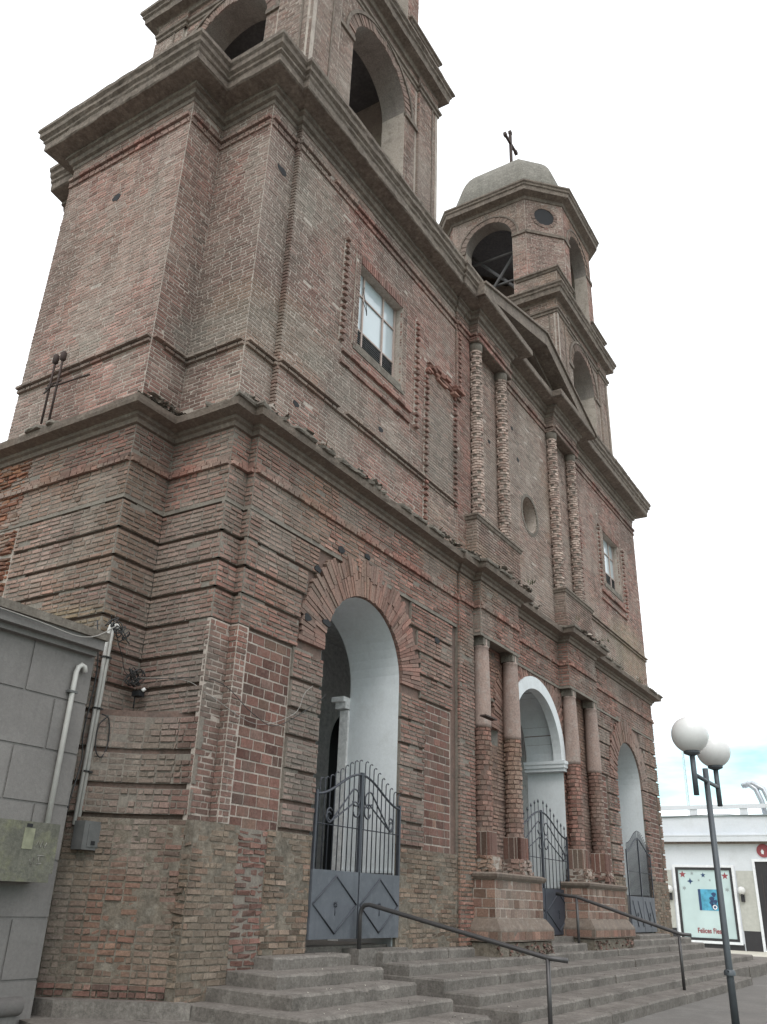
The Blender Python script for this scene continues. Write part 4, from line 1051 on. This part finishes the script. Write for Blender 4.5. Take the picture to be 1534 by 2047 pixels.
wire('cable', [(6.62, .98, 4.46), (6.8, 1.0, 4.2), (7.0, .95, 3.95), (7.3, -.05, 3.9), (7.9, YW-.04, 3.62), (8.4, YW-.05, 3.55), (9.2, YW-.05, 4.0), (9.4, YW-.03, 4.15)], .005, CABLE, 'black cable looping from the conduits across the corner to the left arch')
wire('cable', [(7.0, .95, 3.95), (7.18, .3, 3.9), (7.3, -.06, 3.7), (8.0, YW-.04, 3.5), (8.7, YW-.06, 3.75), (8.9, YW-.05, 4.05), (9.1, YW-.03, 4.2)], .004, CABLE_P, 'pale cable sagging over the block panel left of the arch')
tk = []
for i in range(46): tk.append((6.98+.09*math.sin(i*1.7)+.03*math.sin(i*.6), .92+.06*math.sin(i*.9), 3.95+.10*math.cos(i*1.45)))
wire('cable_bundle', tk, .006, CABLE, 'tangle of black cable hanging in the brick inner corner')
wire('cable', [(6.36, 1.0, 4.5), (6.40, .9, 3.9), (6.38, .92, 3.2), (6.42, .92, 2.9), (6.30, .86, 2.4), (6.26, .84, 2.0)], .009, CABLE, 'dark cable running down the joint between annex and church')
wire('cable', [(6.63, .97, 3.45), (6.72, .94, 3.4), (6.76, .94, 3.15), (6.7, .94, 2.98), (6.62, .96, 3.05), (6.60, .96, 3.3), (6.7, .94, 3.44)], .008, CABLE, 'coil of black cable tied on the conduits')
tk = []
for i in range(40): tk.append((6.32+.012*i*.6+.05*math.sin(i*2.1), .72+.05*math.sin(i*1.1), 4.45+.06*math.cos(i*1.7)-.004*i))
wire('cable_bundle', tk, .007, CABLE, 'knot of black cables at the annex roof corner')
wire('cable', [(2, Y0-.22, 4.16), (5.0, Y0-.22, 4.14), (5.9, Y0-.22, 4.12), (6.3, .6, 4.35)], .007, CABLE_P, 'pale cable stretched along the annex roof edge')

# iron rods with crosspieces on the left ledge
a = Acc(); 
for y in (2.95, 2.78):
    a.tube([(6.32, y, 7.7), (6.32, y, 8.72)], .018, 0, 5); a.tube([(6.32, y, 8.72), (6.32, y, 8.76), (6.32, y, 8.86), (6.32, y, 8.9)], [.02, .05, .05, .02], 0, 6)
a.tube([(6.3, 3.0, 8.3), (6.34, 2.1, 8.28)], .015, 0, 5); a.tube([(6.3, 3.02, 8.22), (6.1, 2.55, 8.1)], .015, 0, 5); a.tube([(6.32, 3.0, 8.36), (6.32, 2.7, 8.36)], .015, 0, 5)
tag(a.build('iron_rods', [RUST]), 'two rusty iron rods with crosspieces standing on the lower left cornice', 'iron rods')

a = Acc(); a.box(13.52, 13.98, -.62, -.5, 4.59, 4.615, 0)
tag(a.build('iron_plate', [RUST]), 'rusty iron plate jutting out by the nearest lower column', 'plate')
a = Acc(); a.fbox(FF(.98), 7.03, 7.12, 3.74, 3.80, 0, .12, 0); a.tube([(7.075, .86, 3.80), (7.10, .84, 3.83)], .022, 1, 8); a.tube([(7.06, .95, 3.74), (7.06, .95, 3.6)], .008, 0, 5)
tag(a.build('floodlight', [BLACK, GLOBE]), 'small black spotlight fixed in the brick inner corner', 'spotlight')
wire('cable', [(9.86, -.13, 11.45), (9.80, -.16, 11.3), (9.84, -.2, 11.0), (9.9, -.18, 10.85), (9.92, -.14, 11.0), (9.84, -.12, 11.15)], .007, CABLE, 'loop of black wire hanging at the left edge of the nearer window')
# weeds on the ledges
a = Acc()
for _ in range(420):
    pa = random.choice([(7.6, 13.3, -.33), (13.4, 15.6, -.8), (18.2, 20.4, -.8), (20.4, 26.2, -.33), (21, 26.2, -.3)])
    cl = random.uniform(pa[0], pa[1]); 
    if vnoise(np.array([[cl, 0, 0]]), 1.7, 4)[0] < .55: continue
    p = np.array((cl+random.gauss(0, .03), pa[2]+random.uniform(0, .15), 7.66)); d = np.array((random.gauss(0, .05), random.gauss(-.02, .05), random.uniform(.03, .14))); s_ = np.array((random.uniform(-.02, .02), .008, 0))
    a.add([p-s_, p+s_, p+d], [(0, 1, 2)], 0)
tag(a.build('weeds', [WEED]), 'dry weeds along the broken lower cornice', kind='stuff')

# ================================================================== steps
ZS = [1.0, .87, .735, .60, .475]
lx = [8.4, 7.95, 7.65, 7.28, 6.9]; fy = [-.40, -.82, -1.26, -1.75, -2.26]; rx = [9.95, 10.05, 10.1, 10.1, 10.05]
def step_block(a, x0, x1, y0, y1, z0, z1, b=.018):
    n = max(2, int((x1-x0)/.11)); xs = np.linspace(x0, x1, n+1); V = []
    for i, x in enumerate(xs):
        ch = random.uniform(.004, .014) if random.random() < .82 else random.uniform(.015, .04)
        ex = 0 if 0 < i < n else (b if i == 0 else -b)
        dz = random.uniform(-.003, .003)
        V += [(x, y0, z0), (x, y0+random.uniform(-.003, .003), z1-b-ch*.6), (x+ex, y0+b*.5+ch, z1+dz), (x+ex, y1, z1+dz), (x, y1, z0)]
    F_ = [(i*5+j, (i+1)*5+j, (i+1)*5+j+1, i*5+j+1) for i in range(n) for j in range(4)]
    F_ += [(0, 1, 2, 3, 4), tuple(n*5+j for j in (4, 3, 2, 1, 0))]
    a.add(V, F_, 0)
a = Acc()
for i in range(5): step_block(a, lx[i], rx[i], fy[i], .3, .15, ZS[i])
a.poly([(7.27, -.3), (7.4, .5), (6.8, 1.5), (6.42, 1.3), (6.45, .75)][::1], .15, .62, 0)
a.poly([(6.85, -.6), (7.5, .2), (6.3, 1.3), (6.05, .5), (6.1, .1)], .15, .47, 0)
tag(a.build('stone_steps', [CONC]), 'short flight of concrete steps in front of the left gate', 'steps')
a = Acc()
cy_ = [-.36, -.76, -1.28, -1.76, -2.28, -2.72]; ce = [13.5, 27.0, 27.6, 28.2, 30.5, 22.6]; zs2 = ZS+[.35]
for i in range(6):
    x = 10.78+.02*(i % 2); e = ce[i]
    while x < e-.05:
        L = random.uniform(1.5, 2.6); x2 = min(x+L, e)
        if e-x2 < .6: x2 = e
        step_block(a, x, x2-.006, cy_[i]+random.uniform(-.012, .012), .2, .15, zs2[i]+random.uniform(-.004, .004)); x = x2
step_block(a, 15.8, 17.95, -.62, .1, .3, 1.0); step_block(a, 20.4, 26.4, -.55, .1, .3, 1.0); step_block(a, 22.2, 24.9, -.4, .1, .3, 1.09)
tag(a.build('stone_steps', [CONC]), 'long flight of concrete steps rising to the middle and right gates', 'steps')
# grit and litter
a = Acc()
for _ in range(160):
    i = random.randrange(5); x = random.uniform(7.6, 10) if random.random() < .4 else random.uniform(11, 20)
    y = fy[i]+random.uniform(.02, .3); s = random.uniform(.004, .012); z = ZS[i]+.002
    if x < lx[i]+.05: continue
    a.add([(x-s, y-s, z), (x+s*1.5, y-s*.6, z+.001), (x+s, y+s, z), (x, y, z+s)], [(0, 1, 3), (1, 2, 3), (2, 0, 3)], 0 if random.random() < .7 else 1)
tag(a.build('grit', [mat_plain('grit_dark', (.07, .06, .05), .9), mat_plain('grit_pale', (.5, .47, .4), .9)]), 'grit and dry leaf scraps scattered over the steps', kind='stuff')

# ================================================================== handrails
a = Acc(); x = 10.4
a.tube([(x, -.22, .9), (x, -.22, 1.43), (x, -.235, 1.5), (x, -.28, 1.55), (x, -.36, 1.56), (x, -2.82, 1.075), (x, -3.06, 1.06)], .028, 0, 10)
b_ = Acc(); b_.tube([(x, -2.82, .2), (x, -2.82, 1.075)], .026, 0, 10)
hr = empty('handrail', (10.4, -1.5, .9)); tag(hr, 'bent steel handrail in front of the left gate descending the steps', 'handrail', 'handrails on the church steps')
a.build('rail', [RAIL], hr); b_.build('post', [RAIL], hr)
a = Acc(); x = 17.6
a.tube([(x, -.16, 1.86), (x, -.4, 1.83), (x, -.58, 1.815), (x, -2.51, 1.245), (x, -2.71, 1.235)], .032, 0, 10)
hr = empty('handrail', (x, -1.5, .8)); tag(hr, 'steel handrail on two posts in front of the middle gate', 'handrail', 'handrails on the church steps')
a.build('rail', [RAIL], hr)
for p in ((-.58, .8, 1.81), (-2.49, .34, 1.245)):
    a = Acc(); a.tube([(x, p[0], p[1]), (x, p[0], p[2])], .028, 0, 8); a.build('post', [RAIL], hr)

# ================================================================== street lamp
lx_, ly_ = 13.61, -4.14
lamp = empty('street_lamp', (lx_, ly_, .2)); tag(lamp, 'dark street lamp with two white globes at the foot of the steps', 'street lamp')
a = Acc(); a.tube([(lx_, ly_, .2), (lx_, ly_, 1.05), (lx_, ly_, 3.56)], [.052, .046, .04], 0, 14); a.lathe(lx_, ly_, [(.075, .85), (.075, .9), (.055, .92)], 0, 14); a.tube([(lx_-.07, ly_, .9), (lx_-.11, ly_, .92)], .012, 0, 5)
a.build('pole', [POLE], lamp)
a = Acc(); a.tube([(lx_-.74, ly_, 3.38), (lx_+.74, ly_, 3.38)], .03, 0, 8); a.build('crossbar', [POLE], lamp)
for s in (-1, 1):
    gx = lx_+.74*s
    a = Acc(); a.tube([(gx, ly_, 3.1), (gx, ly_, 3.68)], .038, 0, 12); a.lathe(gx, ly_, [(.05, 3.64), (.11, 3.665), (.115, 3.7), (.0, 3.71)], 0, 16); o_ = a.build('arm', [POLE], lamp)
    a = Acc(); a.sphere((gx, ly_, 3.93), .257, 0, 18); a.build('globe', [GLOBE], lamp)

# ================================================================== shop across the street
XS = 40.0; shop = empty('shop_building', (XS, 2, .3)); tag(shop, 'white corner shop with pale display window and black base across the street', 'building')
F = LF(XS); zg = .3
a = Acc(); a.box(XS, XS+12, -14, 9, zg-.1, 4.4, 0)
a.fbox(F, -9, 14, 4.62, 5.35, 0, .05, 0)
a.build('wall', [WWALL], shop)
a = Acc(); a.fbox(F, -9, 14.3, 4.36, 4.58, .0, .32, 0); a.fbox(F, -9, 14.2, 4.28, 4.36, 0, .2, 1); a.box(XS-.2, XS+12, -14.2, 9, 4.40, 4.5, 0); a.fbox(F, -9, 14.1, 4.58, 4.62, 0, .34, 0); a.build('canopy', [WWALL, STUCCO], shop)
a = Acc(); a.fbox(F, -9, 14, 5.68, 5.84, -.06, .10, 0); a.fbox(F, -9, 14, 5.35, 5.42, 0, .08, 1)
for u in np.arange(-8.4, 14, 2.05): a.fbox(F, u, u+.3, 5.42, 5.68, -.02, .06, 0)
a.build('parapet', [WWALL, SILV], shop)
a = Acc(); a.fbox(F, -9, -3.3, .2, 1.02, .001, .03, 0); a.fbox(F, -.65, 0.0, .2, 1.02, .001, .03, 0); a.fbox(F, -3.2, -.7, .2, .54, .001, .03, 0); a.build('base_band', [BLKP], shop)
a = Acc(); a.fbox(F, -9, -3.3, 1.02, 3.25, .001, .02, 0); a.fbox(F, -.68, 0.0, 1.02, 3.25, .001, .02, 0); a.build('beige_panel', [BEIGE], shop)
win = empty('display_window', (XS-.05, 2, .6), shop)
y0, y1, z0, z1 = .83, 3.12, .60, 3.44
def frame(a, u0, u1, v0, v1, w_, n0, n1, m=0):
    a.fbox(F, u0, u1, v1-w_, v1, n0, n1, m); a.fbox(F, u0, u1, v0, v0+w_, n0, n1, m); a.fbox(F, u0, u0+w_, v0+w_, v1-w_, n0, n1, m); a.fbox(F, u1-w_, u1, v0+w_, v1-w_, n0, n1, m)
a = Acc(); frame(a, -y1-.10, -y0+.10, z0-.10, z1+.02, .10, .0, .10, 0); a.build('white_frame', [TRIM], win)
a = Acc(); frame(a, -y1, -y0, z0, z1-.08, .10, .0, .085, 0); a.build('black_frame', [BLKP], win)
a = Acc(); a.fbox(F, -y1+.1, -y0-.1, z0+.1, z1-.18, .0, .04, 0); a.build('pane', [POSTER], win)
a = Acc()
a.fbox(F, -2.28, -1.52, 1.72, 2.52, .041, .048, 0); a.fbox(F, -2.28, -2.18, 1.72, 2.52, .048, .050, 1)
for cu, cv, r in ((-1.68, 1.86, .12), (-1.75, 2.15, .10), (-1.66, 2.32, .09), (-1.78, 2.0, .08), (-1.62, 2.05, .08)):
    a.fpoly(F, [(cu+r*(1+.25*math.sin(3*t))*math.cos(t), cv+r*math.sin(t)) for t in np.linspace(0, 2*PI, 12, endpoint=False)], .0485, .0515, 1)
ring(a, F, -1.66, 1.85, .05, .09, .0515, .053, 2, 0, 2*PI, 20)
a.build('advert', [BLUE, NAVY, TRIM], win)
def star(cu, cv, r, m, k=5):
    P = []
    for i in range(2*k):
        t = PI/2+PI*i/k; rr = r if i % 2 == 0 else r*.42; P.append((cu+rr*math.cos(t), cv+rr*math.sin(t)))
    O, U, V, Nn = F; n = 2*k
    V_ = [O+U*p+V*q+Nn*.045 for p, q in P]+[O+U*cu+V*cv+Nn*.045]
    a.add(V_, [(i, (i+1) % n, n) for i in range(n)], m)
for cu, cv, r, m, k in ((-2.84, 3.08, .15, 0, 5), (-1.13, 3.04, .15, 0, 5), (-2.0, 3.06, .11, 1, 5), (-2.45, 3.12, .08, 2, 6), (-2.55, 2.82, .13, 1, 4), (-2.2, 2.86, .06, 2, 5), (-1.75, 2.87, .06, 2, 5), (-2.82, 2.55, .1, 2, 6), (-1.1, 2.52, .1, 2, 6), (-1.35, 2.78, .08, 1, 4)):
    a = Acc(); star(cu, cv, r, m, k); a.build('star_decal', [RED, NAVY, SILV], win)
cu_ = bpy.data.curves.new('greeting_text', 'FONT'); cu_.body = 'Felices Fiestas'; cu_.size = .26; cu_.extrude = .002; cu_.align_x = 'LEFT'; cu_.offset = .006
t0 = bpy.data.objects.new('text_source', cu_); C.objects.link(t0); bpy.context.view_layer.update()
me_ = bpy.data.meshes.new_from_object(t0.evaluated_get(bpy.context.evaluated_depsgraph_get())); bpy.data.objects.remove(t0); bpy.data.curves.remove(cu_)
me_.transform(Matrix(((0, 0, -1, XS-.047), (-1*.8, 0, 0, 2.46), (0, 1, 0, .88), (0, 0, 0, 1)))); me_.materials.clear(); me_.materials.append(RED)
t_ = bpy.data.objects.new('greeting_text', me_); C.objects.link(t_); t_.parent = win; t_.matrix_parent_inverse = win.matrix_world.inverted()
dr = empty('door', (XS-.03, -1, .3), shop)
a = Acc(); frame(a, .0, 1.9, .25, 3.7, .10, .0, .08, 0); a.build('frame', [TRIM], dr)
a = Acc(); a.fbox(F, .1, 1.8, .3, 3.6, .0, .03, 0); 
for u in np.arange(.3, 1.8, .22): a.fbox(F, u, u+.02, .35, 3.1, .03, .045, 1)
a.build('door_leaf', [BLKP, mat_plain('shutter_brown', (.06, .045, .045), .6)], dr)
a = Acc()
a.fpoly(F, [(.5+.26*math.cos(t), 4.02+.26*math.sin(t)) for t in np.linspace(0, 2*PI, 24, endpoint=False)], .0, .04, 0)
a.fpoly(F, [(.42, 3.9), (.5, 3.88), (.52, 4.0), (.46, 4.08), (.40, 4.0)], .04, .045, 1)
a.build('round_sign', [RED, TRIM], shop)
for u in (-3.42, -.52):
    wl = empty('wall_lamp', (XS-.1, -u, 2.4), shop)
    a = Acc(); a.fbox(F, u-.07, u+.07, 2.08, 2.34, .0, .12, 0); a.fbox(F, u-.03, u+.03, 2.3, 2.4, .1, .24, 0); a.build('bracket', [BLKP], wl)
    a = Acc(); a.sphere((XS-.17, -u, 2.5), .15, 0, 10); a.build('globe', [GLOBE], wl)
for off, lb in ((0, 'bent metal duct behind the shop parapet, the left one of two'), (.3, 'bent metal duct behind the shop parapet, the right one of two')):
    a = Acc(); a.tube([(XS+.6, -.75-off, 5.0), (XS+.6, -.62-off, 6.0), (XS+.6, -.45-off, 6.5), (XS+.6, -.15-off*.6, 6.75), (XS+.6, .1-off*.3, 6.65)], .11, 0, 8)
    tag(a.build('metal_duct', [GALV]), lb, 'duct', 'ducts behind the shop parapet')
wire('cable', [(XS-.12, 6, 5.42), (XS-.12, 3.5, 5.36), (XS-.12, 2, 5.42), (XS-.12, .9, 5.44), (XS-.12, -.5, 5.36), (XS-.12, -2, 5.4)], .012, CABLE, 'dark cable sagging along the white shop parapet')
a = Acc(); xa_, ya_ = 75, 10.4
for dx, dy in ((0, .12), (.12, -.08), (-.12, -.08)): a.tube([(xa_+dx, ya_+dy, .2), (xa_+dx*.5, ya_+dy*.5, 15.2)], .016, 0, 3)
for i in range(37):
    z = .5+i*.4; a.tube([(xa_, ya_+.11, z), (xa_+.1, ya_-.08, z+.2)], .008, 0, 3); a.tube([(xa_+.1, ya_-.08, z+.2), (xa_, ya_+.11, z+.4)], .008, 0, 3)
tag(a.build('antenna_mast', [SILV]), 'thin lattice antenna mast far behind the shop roof', 'antenna')
print('verts', sum(len(o.data.vertices) for o in bpy.data.objects if o.type == 'MESH'))
